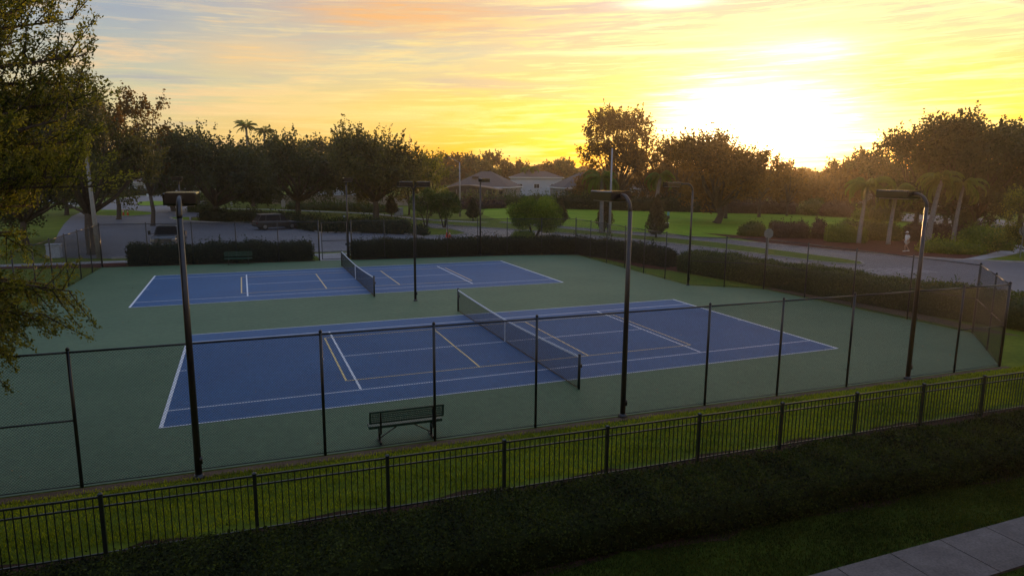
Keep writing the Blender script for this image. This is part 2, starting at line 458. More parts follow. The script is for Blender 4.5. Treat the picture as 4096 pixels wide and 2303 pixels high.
def court(dx, dy):
    r = bpy.data.objects.new('tennis_court', None); COL.objects.link(r); r.location = (dx, dy, 0); structure(r)
    a = MB(); a.poly([(-H, 0), (H, 0), (H, W), (-H, W)], .017); a.flat = True; a.build('playing_surface', M['blue'], r)
    w = MB()
    def ln(x0, y0, x1, y1, t, mb, z):
        if abs(x1 - x0) > abs(y1 - y0): mb.poly([(x0, y0 - t / 2), (x1, y0 - t / 2), (x1, y0 + t / 2), (x0, y0 + t / 2)], z)
        else: mb.poly([(x0 - t / 2, y0), (x0 + t / 2, y0), (x0 + t / 2, y1), (x0 - t / 2, y1)], z)
    z = .0215
    for s in (-1, 1):
        ln(s * (H - .05), 0, s * (H - .05), W, .10, w, z)
        ln(s * SVX, SG + .05, s * SVX, W - SG - .05, .075, w, z)
        ln(s * (H - .30), W / 2, s * (H - .10), W / 2, .05, w, z)
    for y in (.025, W - .025): ln(-H + .1, y, H - .1, y, .05, w, z)
    for y in (SG, W - SG): ln(-H + .1, y, H - .1, y, .055, w, z)
    ln(-SVX + .04, W / 2, SVX - .04, W / 2, .055, w, z)
    w.flat = True; w.build('white_line', M['wline'], r)
    yb = MB(); z = .0255
    for s in (-1, 1):
        ln(s * 6.706, W / 2 - 3.05, s * 6.706, W / 2 + 3.05, .065, yb, z)
        ln(s * 2.134, W / 2 - 3.02, s * 2.134, W / 2 + 3.02, .065, yb, z)
        ln(-6.67, W / 2 + s * 3.05, 6.67, W / 2 + s * 3.05, .05, yb, z)
    yb.flat = True; yb.build('yellow_line', M['yline'], r)


court(0, 0); court(-3.12, 18.07)


def net(dx, dy, label):
    r = thing('tennis_net', (dx, dy, .012), label, 'tennis net', 'tennis nets across the two courts')
    y0, y1 = -.914, W + .914
    zt = lambda y: .914 + (1.07 - .914) * min(1, abs(y - W / 2) / (W / 2 + .914)) ** 1.5
    for y in (y0, y1):
        p = MB(); p.tube([(0, y, 0), (0, y, 1.10)], .045, 10); p.lathe((0, y, 1.10), [(.05, 0), (.05, .02), (.02, .04)], 10)
        p.box((.06, y, .75), (.06, .05, .10)); p.build('net_post', M['alu'], r, True)
    n = MB()
    k = 0
    ys = np.linspace(y0 + .06, y1 - .06, 280)
    for y in ys: n.bar((0, y, .03), (0, y, zt(y) - .03), .004)
    for f_ in np.linspace(0, 1, 21):
        pts = np.linspace(y0 + .06, y1 - .06, 13)
        for a, b in zip(pts[:-1], pts[1:]):
            n.bar((0, a, .04 + f_ * (zt(a) - .08)), (0, b, .04 + f_ * (zt(b) - .08)), .004)
    n.build('net_mesh', M['netm'], r)
    hb = MB(); pts = np.linspace(y0 + .04, y1 - .04, 25)
    for a, b in zip(pts[:-1], pts[1:]): hb.bar((0, a, zt(a) - .03), (0, b, zt(b) - .03), .02, .062)
    hb.build('headband', M['band'], r)
    bt = MB()
    for a, b in zip(pts[:-1], pts[1:]): bt.bar((0, a, .03 + .008 * math.sin(a * 5)), (0, b, .03 + .008 * math.sin(b * 5)), .012, .03)
    bt.build('bottom_tape', M['dirt'], r)
    st = MB(); st.bar((-.02, W / 2, 0.0), (-.02, W / 2, .90), .05, .012); st.build('centre_strap', M['band'], r)


net(0, 0, 'black tennis net with white headband across the near court')
net(-3.12, 18.07, 'black tennis net across the far court in front of the gate')

# ---------------------------------------------------------------- chain link enclosure
FH = 3.0


def chain_run(path, posts_per, label, brace=(), gate=None, skip=()):
    """path: corner points; posts_per: number of bays per leg; one thing with posts, rails and a mesh panel per bay"""
    r = thing('chain_link_fence', (path[0][0], path[0][1], 0), label, 'chain link fence', 'black chain link fence runs round the courts')
    ox, oy = path[0]
    P = []
    for i in range(len(path) - 1):
        a, b = path[i], path[i + 1]
        k = posts_per[i]
        for j in range(k): P.append((a[0] + (b[0] - a[0]) * j / k - ox, a[1] + (b[1] - a[1]) * j / k - oy))
    P.append((path[-1][0] - ox, path[-1][1] - oy))
    for i, p in enumerate(P):
        if i in skip: continue
        c = (i == 0 or i == len(P) - 1)
        m_ = MB(); rr = .05 if c else .036
        m_.tube([(p[0], p[1], 0), (p[0], p[1], FH + .02)], rr, 8); m_.lathe((p[0], p[1], FH + .02), [(rr * 1.15, 0), (rr * 1.1, .03), (.015, .06)], 8)
        m_.build('post', M['black'], r, True)
    tr = MB(); br = MB(); tw = MB()
    for i in range(len(P) - 1):
        a = Vector((*P[i], 0)); b = Vector((*P[i + 1], 0))
        tr.tube([(a.x, a.y, FH - .03), (b.x, b.y, FH - .03)], .024, 6)
        tw.tube([(a.x, a.y, .06), (b.x, b.y, .06)], .012, 5)
        if i in brace:
            br = MB(); br.tube([(a.x, a.y, 1.5), (b.x, b.y, 1.5)], .021, 6); br.build('brace_rail', M['black'], r, True)
        L_ = (b - a).length; d = (b - a) / L_; nrm = Vector((-d.y, d.x, 0)) * .03
        h = FH - .08; z0 = .05; step = .062
        wm = MB(); w = .0028
        o = a + nrm
        def seg(x0, za, x1, zb):
            p0 = o + d * x0; p1 = o + d * x1
            t = Vector(((d * (x1 - x0)).x, (d * (x1 - x0)).y, zb - za)).normalized()
            n_ = nrm.normalized(); s_ = t.cross(n_).normalized() * w
            q = n_ * w
            A = Vector((p0.x, p0.y, za)); B = Vector((p1.x, p1.y, zb))
            wm.add([A + s_, A - s_, A + q, B + s_, B - s_, B + q], [(0, 1, 4, 3), (1, 2, 5, 4), (2, 0, 3, 5)])
        x = -h
        while x < L_:
            xa, xb = max(x, 0), min(x + h, L_)
            if xb - xa > .01:
                seg(xa, z0 + (xa - x), xb, z0 + (xb - x))
                seg(xa, z0 + h - (xa - x), xb, z0 + h - (xb - x))
            x += step
        wm.flat = True
        wm.build('mesh_panel', M['wire'], r)
    tr.build('top_rail', M['black'], r, True); tw.build('bottom_wire', M['black'], r, True)
    return r


npx = [-15.4, -13.04, -10.74, -8.0, -5.31, -2.57, .04, 2.8, 5.44, 8.23, 10.85, 13.08, 15.35]
nfy = lambda x: -3.45 - .0267 * x


def near_fence():
    pts = [(x, nfy(x)) for x in npx]
    return chain_run(pts, [1] * 12, 'tall black chain link fence along the near side of the courts, beside the grass strip', brace=(0, 11), skip=(2, 6, 10))


near_fence()
chain_run([(15.35, -3.87), (17.2, -2.2), (19.6, 0.0)], [1, 1], 'short angled black chain link fence cutting the near right corner of the courts', brace=(0, 1), skip=(0,))
chain_run([(19.6, 0.0), (18.95, 12.0)], [4], 'black chain link fence beside the crosswalk, in front of the long roadside hedge', brace=(0, 3), skip=(0,))
chain_run([(18.95, 12.0), (17.2, 13.4), (15.55, 14.65)], [1, 1], 'two bay black chain link fence angling back to the pole between the courts', brace=(0, 1), skip=(0, 2))
chain_run([(15.55, 14.65), (15.75, 22.5), (16.1, 30.9)], [3, 3], 'black chain link fence along the far court end, before the grassy patch and hedge', brace=(5,), skip=(0,))
chain_run([(16.1, 30.9), (10.6, 32.5), (-1.9, 33.35)], [2, 5], 'black chain link fence behind the far court, right of the gate', skip=(0,))
chain_run([(-4.3, 33.5), (-18.8, 34.6)], [5], 'black chain link fence behind the far court, left of the gate by the parked pickup', skip=())
chain_run([(-18.8, 34.6), (-19.6, 12.0), (-19.8, 1.0), (-15.4, -3.05)], [8, 4, 2], 'black chain link fence at the left end of the courts, behind the tree branches', skip=(0, 14))
# gate
g = thing('gate', (-4.2, 33.49, 0), 'tall chain link gate with a middle rail between the two hedges', 'gate')
gm = MB()
for x in (0.12, 1.98): gm.tube([(x, 0, .08), (x, 0, 2.9)], .028, 6)
for z in (.1, 1.5, 2.88): gm.tube([(.12, 0, z), (1.98, 0, z)], .024, 6)
gm.build('gate_frame', M['black'], g, True)
wm = MB()
for k in range(-35, 25):
    for s in (1, -1):
        x0 = k * .08; h = 2.78
        xa, xb = max(.12, x0), min(1.98, x0 + h)
        if xb > xa + .02:
            za = .1 + (xa - x0); zb = .1 + (xb - x0)
            if s < 0: za, zb = 2.98 - za, 2.98 - zb
            wm.bar((xa, 0, za), (xb, 0, zb), .004)
wm.build('mesh_panel', M['wire'], g)
lm = MB(); lm.box((1.9, -.05, 1.2), (.10, .06, .14)); lm.build('latch', M['black'], g)

# ---------------------------------------------------------------- ornamental fence
ofx = [-14.5, -12.06, -9.59, -7.15, -4.72, -2.31, .09, 2.48, 4.86, 7.19, 9.5, 11.9, 14.3, 16.7]
ofy = lambda x: -6.78 - .032 * x + .0
og = thing('picket_fence', (0, 0, 0), 'low dark metal picket fence with flat capped posts between grass strip and foreground hedge', 'fence')
for x in ofx:
    p = MB(); p.box((x, ofy(x), .60), (.065, .065, 1.20)); p.build('post', M['alu'], og)
    c = MB(); c.box((x, ofy(x), 1.212), (.078, .078, .02)); c.box((x, ofy(x), 1.232), (.078, .078, .02), 0, 0, .4); c.build('post_cap', M['alu'], og)
for i in range(len(ofx) - 1):
    x0, x1 = ofx[i] + .035, ofx[i + 1] - .035
    ra = MB()
    for z, h in ((1.165, .035), (.99, .030), (.12, .030)): ra.bar((x0, ofy(x0), z), (x1, ofy(x1), z), .030, h)
    ra.build('rail_set', M['alu'], og)
    pm = MB(); n = 20
    for k in range(n):
        x = x0 + (k + .75) * (x1 - x0) / (n + .5)
        pm.bar((x, ofy(x), .05), (x, ofy(x), 1.147), .0165)
    pm.build('picket_panel', M['alu'], og)

# ---------------------------------------------------------------- court light poles
def light_pole(loc, label, dirs, single_far=False, pr=.062):
    r = thing('court_light', (loc[0], loc[1], 0), label, 'light pole', 'curved arm court lights on dark poles')
    p = MB(); p.tube([(0, 0, 0), (0, 0, 3), (0, 0, 5.72)], [pr * 1.1, pr, pr * .85], 12)
    p.lathe((0, 0, 0), [(pr * 1.9, 0), (pr * 1.9, .03), (pr * 1.3, .10)], 12)
    p.box((pr, -pr * .6, .42), (.06, .05, .16))
    p.build('pole', M['bronze'], r, True)
    for (ax, ay, s, e) in dirs:
        d = Vector((ax, ay, 0)).normalized()
        a = MB(); pts = []
        for k in range(9):
            t = k / 8 * math.pi / 2
            pts.append(d * (.42 * (1 - math.cos(t))) + Vector((0, 0, 5.70 + .42 * math.sin(t))))
        pts.append(d * (s + .06) + Vector((0, 0, 6.12)))
        a.tube(pts, pr * .82, 12); a.build('arm', M['bronze'], r, True)
        h = MB(); q = Vector((-d.y, d.x, 0))
        secs = []
        for x, w_, zb in ((s, .30, 6.0), (s + .03, .33, 5.96), (e - .03, .33, 5.96), (e, .31, 5.99)):
            c = d * x
            secs.append([c + q * w_ + Vector((0, 0, zb)), c + q * w_ + Vector((0, 0, 6.20)), c + q * (w_ - .03) + Vector((0, 0, 6.225)),
                         c - q * (w_ - .03) + Vector((0, 0, 6.225)), c - q * w_ + Vector((0, 0, 6.20)), c - q * w_ + Vector((0, 0, zb))])
        h.loft(secs); ho = h.build('lamp_head', M['headm'], r)
        l = MB(); rz = math.atan2(d.y, d.x); l.box((*(d * ((s + e) / 2)).xy, 5.945), (e - s - .16, .52, .02), rz); l.build('lamp_lens', M['lens'], ho)
    return r


Y1 = (0, 1, .45, 1.65)
light_pole((-10.74, -3.5), 'curved arm court light in the near fence, standing left of the bench', [Y1], pr=.068)
light_pole((.04, -3.5), 'curved arm court light in the near fence beside the near net', [Y1], pr=.068)
light_pole((10.85, -3.78), 'curved arm court light in the near fence, closest to the crosswalk', [Y1], pr=.068)
light_pole((-1.32, 15.2), 'double headed court light standing on the green between the two courts', [(-1, 0, .10, .80), (1, 0, .10, .80)])
light_pole((15.5, 14.65), 'curved arm court light at the fence corner between the courts by the hedge', [(-1, .1, .95, 1.85)])
light_pole((-2.15, 33.3), 'court light beside the gate behind the far court', [(0, -1, .45, 1.35)])
light_pole((-13.6, 34.3), 'court light behind the far court, nearest the parked pickup', [(0, -1, .45, 1.35)])
light_pole((8.3, 32.6), 'court light behind the far court in front of the roadside hedge', [(0, -1, .45, 1.35)])

# street lamps
def street_lamp(loc, h, label, arm, material, r0=.14, lean=(0, 0)):
    r = thing('street_lamp', (loc[0], loc[1], 0), label, 'street lamp')
    p = MB(); p.tube([(0, 0, 0), (lean[0] * .5, lean[1] * .5, h * .5), (lean[0], lean[1], h)], [r0, r0 * .75, r0 * .5], 10); p.build('pole', material, r, True)
    if arm:
        a = MB(); pts = [(lean[0], lean[1], h - .1)]
        for k in range(1, 7): pts.append((lean[0] + arm[0] * k / 6, lean[1] + arm[1] * k / 6, h - .1 + .75 * math.sin(k / 6 * 1.4)))
        a.tube(pts, .035, 6); a.build('arm', M['polegal'], r, True)
        hd = MB(); x, y, z = pts[-1]
        hd.loft([[(x - arm[0] * .02 + sx * w_, y + sy * w_, z + zz) for sx, sy, zz in ((-.5, 0, 0), (0, -.5, .06), (.5, 0, 0), (0, .5, -.06))] for w_ in (.25,)] +
                [[(x + arm[0] * .25 + sx * .6, y + arm[1] * .25 + sy * .6, z + zz) for sx, sy, zz in ((-.4, 0, 0), (0, -.4, .07), (.4, 0, 0), (0, .4, -.07))]])
        hd.build('lamp_head', M['polegal'], r)
    return r


street_lamp(G(250, 650), 9.3, 'tall pale concrete street lamp pole beside the leafy tree and mulch bed', None, M['polecon'], .19, (-.25, 0))
street_lamp(G(1157, 545), 8.2, 'tall slim street lamp with curved arm in front of the grey roofed house', (-2.1, -.6), M['polegal'], .16)
street_lamp(G(1533, 595), 9.3, 'tall pale street lamp pole on the median beside the cypress', None, M['polegal'], .15)
for (u, v, d, h2, lb) in ((1034, 342, 210, 16, 'thin antenna mast above the oak crowns'), (1767, 348, 190, 15, 'thin antenna mast near the sun glow between two trees')):
    x, y = at(u, d); r = thing('antenna_mast', (x, y), lb, 'mast'); p = MB(); p.tube([(0, 0, 0), (0, 0, height(u, v, d))], [.16, .07], 6); p.build('mast', M['polegal'], r)
    a = MB(); zz = height(u, v, d); a.bar((-.5, 0, zz - 1), (.5, 0, zz - 1), .06); a.bar((-.35, 0, zz - 1.6), (.35, 0, zz - 1.6), .06); a.build('crossbar', M['polegal'], r)

# ---------------------------------------------------------------- benches
def bench(loc, rz, label, mirror=1):
    r = thing('bench', (loc[0], loc[1], .012), label, 'bench', 'green perforated metal benches beside the courts', rz)
    L2 = .92
    s = MB(); s.box((0, .02, .455), (2 * L2, .30, .03)); s.box((0, .17, .435), (2 * L2, .025, .07)); s.box((0, -.13, .435), (2 * L2, .025, .07))
    for e in (-1, 1): s.box((e * (L2 - .0), .02, .435), (.025, .30, .07))
    s.build('seat', M['bench'], r, bevel=.006)
    b = MB()
    y0 = -.24
    for z in (.60, .88): b.bar((-L2, y0 - (z - .6) * .15, z), (L2, y0 - (z - .6) * .15, z), .035, .045)
    for e in (-1, 1): b.bar((e * L2, y0, .58), (e * L2, y0 - .045, .90), .035, .045)
    for k in range(59):
        x = -L2 + .03 * (k + 1) * (2 * L2 / 1.80); b.bar((x, y0, .62), (x, y0 - .04, .86), .013, .008)
    for z in (.66, .71, .76, .81): b.bar((-L2, y0 - (z - .6) * .15, z), (L2, y0 - (z - .6) * .15, z), .008, .02)
    b.build('backrest', M['bench'], r)
    for e in (-.66, .66):
        l = MB(); l.bar((e, -.02, 0), (e, -.02, .44), .055); l.bar((e, -.27, .30), (e, -.27, .86), .045); l.bar((e, -.27, .32), (e, .15, .40), .045)
        l.bar((e, -.22, .03), (e, .2, .03), .06, .05)
        l.build('leg', M['bronze'], r)
        c = MB(); c.bar((e, -.02, .10), (e * .18, -.02, .43), .025); c.build('brace', M['bronze'], r)
    return r


b1 = bench((-5.98, -2.92), -.027, 'green metal bench inside the near fence, backrest towards the grass strip')
copy_tree(b1, (-10.0, 33.1, .012), math.pi - .05, 'green metal bench before the dark hedge behind the far court', 'green perforated metal benches beside the courts')

# ---------------------------------------------------------------- vegetation
def hedge(path, w, h, label, material, ls=.05, dens=1.0, seed=0, name='hedge', group=None, rnd=.12, cat='hedge', cap=90000):
    """clipped hedge: lumpy solid core clothed in leaf faces"""
    rng = np.random.default_rng(seed + 11)
    P = [np.array(p, float) for p in path]
    seg = [np.linalg.norm(b - a) for a, b in zip(P[:-1], P[1:])]; Lt = sum(seg)
    n = max(4, int(Lt / max(.35, w * .3)))
    cs = np.interp(np.linspace(0, Lt, n + 1), np.cumsum([0] + seg), np.arange(len(P)))
    pts = np.array([P[min(int(c), len(P) - 2)] * (1 - (c - min(int(c), len(P) - 2))) + P[min(int(c), len(P) - 2) + 1] * (c - min(int(c), len(P) - 2)) for c in cs])
    d = np.gradient(pts, axis=0); d /= np.linalg.norm(d, axis=1)[:, None]; q = np.stack([-d[:, 1], d[:, 0]], 1)
    prof = [(-.50, 0), (-.52, .3), (-.5, .62), (-.44, .9), (-.28, .99), (0, 1.0), (.28, .99), (.44, .9), (.5, .62), (.52, .3), (.50, 0)]
    if rnd > .3: prof = [(-.42, 0), (-.52, .25), (-.5, .5), (-.40, .75), (-.2, .95), (0, 1.0), (.2, .95), (.40, .75), (.5, .5), (.52, .25), (.42, 0)]
    K = len(prof)
    ph = rng.uniform(0, 6.28, 8)
    core = np.zeros((n + 1, K, 3))
    for i in range(n + 1):
        s = i / n * Lt
        e = min(1, min(s, Lt - s) / (w * (.5 if rnd > .3 else .2)) + (.35 if rnd > .3 else .8)); e = math.sin(min(1, e) * math.pi / 2)
        for k, (a, b) in enumerate(prof):
            wob = 1 + .04 * math.sin(s * 1.3 + ph[0] + k) + .05 * math.sin(s * 2.9 + ph[1] + 2 * k) + rng.normal() * .02
            hw = 1 + .05 * math.sin(s * .9 + ph[2]) + .045 * math.sin(s * 2.3 + ph[3]) + .03 * math.sin(s * 5.1 + ph[6]) + rng.normal() * .012
            xy = pts[i] + q[i] * a * w * wob * e
            core[i, k] = (xy[0], xy[1], b * h * hw * (e if rnd > .3 else 1))
    V = core.reshape(-1, 3); F = []
    for i in range(n):
        for k in range(K - 1):
            a = i * K + k; F.append((a, a + 1, a + 1 + K, a + K))
    # ends
    for i in (0, n):
        for k in range(K // 2):
            a = i * K + k; b = i * K + K - 1 - k; F.append((a, a + 1, b - 1, b))
    F = np.array(F)
    A = V[F]
    area = np.linalg.norm(np.cross(A[:, 2] - A[:, 0], A[:, 3] - A[:, 1]), axis=1) / 2
    nl = int(area.sum() / (.3 * ls * ls) * 1.1 * dens)
    nl = min(nl, cap)
    fi = rng.choice(len(F), nl, p=area / area.sum())
    u, v = rng.random(nl)[:, None], rng.random(nl)[:, None]
    Q = A[fi]
    pos = (Q[:, 0] * (1 - u) + Q[:, 1] * u) * (1 - v) + (Q[:, 3] * (1 - u) + Q[:, 2] * u) * v
    nr = np.cross(Q[:, 2] - Q[:, 0], Q[:, 3] - Q[:, 1]); nr /= np.linalg.norm(nr, axis=1)[:, None] + 1e-9
    ci = np.clip(np.where(fi < n * (K - 1), fi // (K - 1), np.where(fi < n * (K - 1) + K // 2, 0, n)), 0, n)
    loc_c = np.concatenate([pts[ci], np.full((nl, 1), h * .4)], 1)
    loc_c[fi >= n * (K - 1)] = np.array([pts[:, 0].mean(), pts[:, 1].mean(), h * .4])
    nr *= np.sign((nr * (pos - loc_c)).sum(1))[:, None]
    pos = pos + nr * (rng.random(nl)[:, None] ** 2 * ls * 1.8)
    clump = np.sin(pos[:, 0] * 1.7 + ph[4]) * np.sin(pos[:, 1] * 2.1 + ph[5]) * .12 + np.sin(pos[:, 0] * 5.3 + ph[6] + pos[:, 2] * 4) * .1
    tone = np.clip(rng.normal(.45, .22, nl) + clump, 0, 1)
    T = unit(rng, nl) + nr * .3; T /= np.linalg.norm(T, axis=1)[:, None]; B = perp(T, rng)
    sz = ls * rng.uniform(.6, 1.25, nl)[:, None]
    o_ = np.array([P[0][0], P[0][1], 0])
    Vi = V - o_
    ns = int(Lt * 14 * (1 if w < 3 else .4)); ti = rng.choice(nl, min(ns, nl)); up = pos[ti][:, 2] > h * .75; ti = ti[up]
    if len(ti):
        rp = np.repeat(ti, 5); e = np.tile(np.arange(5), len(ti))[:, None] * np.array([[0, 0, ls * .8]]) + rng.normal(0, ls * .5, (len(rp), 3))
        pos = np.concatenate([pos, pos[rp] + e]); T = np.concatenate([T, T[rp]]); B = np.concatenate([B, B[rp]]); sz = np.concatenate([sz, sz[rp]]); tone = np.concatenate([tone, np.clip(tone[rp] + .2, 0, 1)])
    # core sits just under the leaves
    me = quads(name, pos - o_, T * sz * .5, B * sz * .32, material, tone, (Vi, F))
    o = link(name, me, None, (P[0][0], P[0][1], 0))
    return tag(o, label, cat, group)


def tree_parts(seed, h, R_, th, tr, leaf, n_leaf, lobes=9, clumps=10, flat=.95, shape='dome', spread=1.0, lean=(0, 0), multi=1, clump_r=.2, open_=0.0, droop=0):
    rng = np.random.default_rng(seed)
    tk = MB()
    top = np.array([lean[0], lean[1], th])
    cents = []
    ch = h - th
    for i in range(lobes):
        t = (i + .5) / lobes
        if shape == 'dome': zf = .02 + .80 * ((i * .618 + .3) % 1.0); rad = math.sqrt(max(0, 1 - (max(zf - .15, 0) / .88) ** 2)) * .74
        elif shape == 'cone': zf = .10 + .80 * t; rad = (1 - zf) * .85 + .08
        else: zf = .15 + .75 * t; rad = .55 * (1 - .5 * abs(zf - .4))
        ang = i * 2.4 + rng.uniform(-.5, .5); rr = R_ * rad * (math.sqrt(rng.uniform(.35, 1)))
        lr = R_ * rng.uniform(.34, .48) * (1 if shape != 'cone' else (.55 + .6 * (1 - zf)))
        c = np.array([lean[0] + rr * math.cos(ang), lean[1] + rr * math.sin(ang), min(th + ch * zf + .04 * ch, h - lr * flat)])
        cents.append((c, lr))
    if shape == 'dome': cents.append((np.array([lean[0], lean[1], h - R_ * .36 * flat]), R_ * .36)); 
    # trunks
    nt_ = multi
    tops = []
    for k in range(nt_):
        a = k * 2.1 + .4; off = 0 if nt_ == 1 else tr * 1.6
        b = Vector((off * math.cos(a), off * math.sin(a), -.05)); tp = Vector((lean[0] + off * 3 * math.cos(a), lean[1] + off * 3 * math.sin(a), th))
        mid = b.lerp(tp, .5) + Vector((rng.normal() * tr * .4, rng.normal() * tr * .4, 0))
        tk.tube([b, b.lerp(mid, .12) , mid, tp], [tr * 1.5, tr * 1.05, tr * .9, tr * .75], 8); tops.append(tp)
    P = []; T_ = []; tone = []
    wts = np.array([l ** 2 for _, l in cents]); wts /= wts.sum()
    for (c, lr), w_ in zip(cents, wts):
        cv = Vector(c); tp = min(tops, key=lambda q: (q - cv).length)
        m1 = tp.lerp(cv, .5) + Vector((rng.normal() * .06 * R_, rng.normal() * .06 * R_, -.05 * R_))
        tk.tube([tp - Vector((0, 0, tr * .5)), m1, cv], [tr * .55, tr * .33, tr * .12], 6)
        K = clumps
        dirs = unit(rng, K); dirs[:, 2] = np.where(dirs[:, 2] < -.35, -dirs[:, 2], dirs[:, 2])
        cc = c + dirs * lr * np.array([1, 1, flat]) * (rng.uniform(.45, 1.02, K) ** .6)[:, None]
        if open_: keep = rng.random(K) > open_; keep[0] = True; cc = cc[keep]
        for q in cc[:6]: tk.tube([cv, cv.lerp(Vector(q), .55) + Vector((0, 0, .02 * R_)), Vector(q)], [tr * .12, tr * .08, tr * .03], 4, cap=False)
        nn = int(n_leaf * w_)
        idx = rng.integers(0, len(cc), nn)
        ct = rng.normal(.45, .2, len(cc))
        cr = R_ * clump_r * rng.uniform(.7, 1.3, len(cc))
        g = unit(rng, nn) * (rng.random(nn) ** .45)[:, None] * cr[idx][:, None] * np.array([1.0, 1.0, 1.0])
        pp = cc[idx] + g
        # a few upright sprays stand out of the clumps
        kk = rng.random(nn) < .14
        sp = cc[idx[kk]]; tt = rng.random(kk.sum()); dr = (sp - np.array([lean[0], lean[1], h * .45])); dr /= np.linalg.norm(dr, axis=1)[:, None] + 1e-9; dr[:, 2] = np.abs(dr[:, 2]) + .5; dr /= np.linalg.norm(dr, axis=1)[:, None]
        pp[kk] = sp + dr * (cr[idx[kk]] * (.6 + 1.1 * tt))[:, None] + rng.normal(0, 1, (kk.sum(), 3)) * (cr[idx[kk]] * .16 * (1.2 - tt))[:, None]
        P.append(pp); tone.append(np.clip(ct[idx] + rng.normal(0, .16, nn), 0, 1))
    P = np.concatenate(P); tone = np.concatenate(tone); n = len(P)
    T = unit(rng, n); B = perp(T, rng); s = leaf * rng.uniform(.6, 1.3, n)[:, None]
    return tk, P, T * s * .5, B * s * .30, tone


def tree(name, loc, label, seed, h, R_, th, tr, leafm, leaf=None, cat='tree', group=None, cover=6.0, barkm=None, **kw):
    th *= .72
    dist = math.hypot(loc[0] - CAM[0], loc[1] - CAM[1])
    leaf = leaf or max(.10, dist * .0036)
    n = int(min(90000, cover * math.pi * R_ * R_ / (.3 * leaf * leaf)))
    tk, P, T, B, tone = tree_parts(seed, h, R_, th, tr, leaf, n, **kw)
    r = thing(name, loc, label, cat, group)
    tk.build('trunk', barkm or M['bark'], r, True)
    link('crown', quads('crown', P, T, B, leafm, tone), r)
    return r


# the big feathery tree close by on the left, boughs reaching before the courts
def near_tree():
    rng = np.random.default_rng(5)
    r = thing('feathery_tree', (-16.1, -4.75), 'large near tree with wispy upright twigs and yellow light painted into its leaves, reaching over the court corner', 'tree')
    tk = MB(); tk.tube([(0, 0, -.1), (0, 0, .4), (.1, .1, 3), (-.1, .2, 6.5), (.1, 0, 12)], [.34, .27, .22, .14, .04], 10)
    P = []; T = []; tone = []
    for i in range(210):
        z0 = 3.0 + 8.2 * (i / 209) ** 1.25
        a = rng.uniform(-.95, 1.85) if i % 4 else i * 2.4
        L_ = (2.4 + 2.3 * min(1, max(0, z0 - 3.1) / 1.6) if z0 < 7.8 else 4.7 - 2.5 * ((z0 - 7.8) / 3.2)) * rng.uniform(.66, 1.0)
        d = Vector((math.cos(a), math.sin(a), 0)); rise = rng.uniform(.15, .55) * L_ + .2 + (.5 if z0 > 7 else 0); sag = .25 * L_ if z0 < 4.5 else 0
        L_ *= 1 - .50 * max(0, math.cos(a + 1.13))
        base = Vector((.03 * z0, .02 * z0, z0)); end = base + d * L_ + Vector((0, 0, rise - sag * .8))
        mid = base.lerp(end, .5) + Vector((0, 0, .15 * L_))
        tk.tube([base, mid, end], [.07, .045, .012], 6)
        nb = int(15 + 12 * L_ / 4)
        for j in range(nb):
            t = .22 + .80 * (j + rng.random()) / nb
            t = min(t, 1.0)
            q = (base * (1 - t) ** 2 + mid * 2 * t * (1 - t) + end * t * t)
            side = Vector((-d.y, d.x, 0)) * rng.normal() * .8 + d * rng.uniform(.1, .9) + Vector((0, 0, rng.uniform(.2, 1.7)))
            if z0 < 4.5: side.z -= rng.uniform(.5, 2.3)
            tl = rng.uniform(.5, 1.05); e = q + side.normalized() * tl
            tk.tube([q, q.lerp(e, .5) + Vector((0, 0, -.02)), e], [.014, .009, .004], 4, cap=False)
            # sprays along the twig
            ct = rng.normal(.42, .2)
            m_ = int(140 * tl)
            s = rng.random(m_) ** .8
            c = np.array(q)[None] * (1 - s[:, None]) + np.array(e)[None] * s[:, None]
            ax = np.array((e - q).normalized())[None] + unit(rng, m_) * .9; ax /= np.linalg.norm(ax, axis=1)[:, None]
            off = unit(rng, m_) * (rng.random(m_) ** .7 * (.26 - .16 * s))[:, None]
            P.append(c + off); T.append(ax); tone.append(np.clip(ct + rng.normal(0, .18, m_), 0, 1))
    P = np.concatenate(P); T = np.concatenate(T); tone = np.concatenate(tone); n = len(P)
    B = perp(T, rng); s = rng.uniform(.045, .095, n)[:, None]
    tk.build('trunk', M['bark'], r, True)
    link('crown', quads('crown', P, T * s * .5, B * s * .22, M['feather'], tone), r)


near_tree()
hg = 'clipped hedges round the courts and car park'
ORK = 'broad oaks beyond the car park'
# left group behind the court
tree('oak_tree', G(232, 640), 'tall open crowned tree behind the pale street lamp pole', 21, 13.9, 5.6, 4.6, .34, M['oaklit'], shape='dome', lobes=13, clumps=9, clump_r=.16, open_=.15, cover=3.6)
tree('pine_tree', at(384, 82), 'tall narrow sunset tinted tree left of the oak row', 22, 15.7, 3.4, 5, .25, M['sunsetleaf'], shape='tall', lobes=10, clumps=8, open_=.2, clump_r=.24, cover=3.2)
tree('pine_tree', at(300, 92), 'tall sunset tinted tree behind the loop road', 23, 15.0, 4.6, 5, .3, M['sunsetleaf'], shape='tall', lobes=10, clumps=8, clump_r=.2)
tree('oak_tree', at(60, 60), 'dark broad tree filling the gap behind the feathery near tree', 24, 13.0, 7.0, 3, .3, M['oak'], lobes=12)
tree('oak_tree', at(170, 100), 'dark tree behind the left parked white cars', 25, 13.5, 7.5, 4, .3, M['oak'], lobes=12)
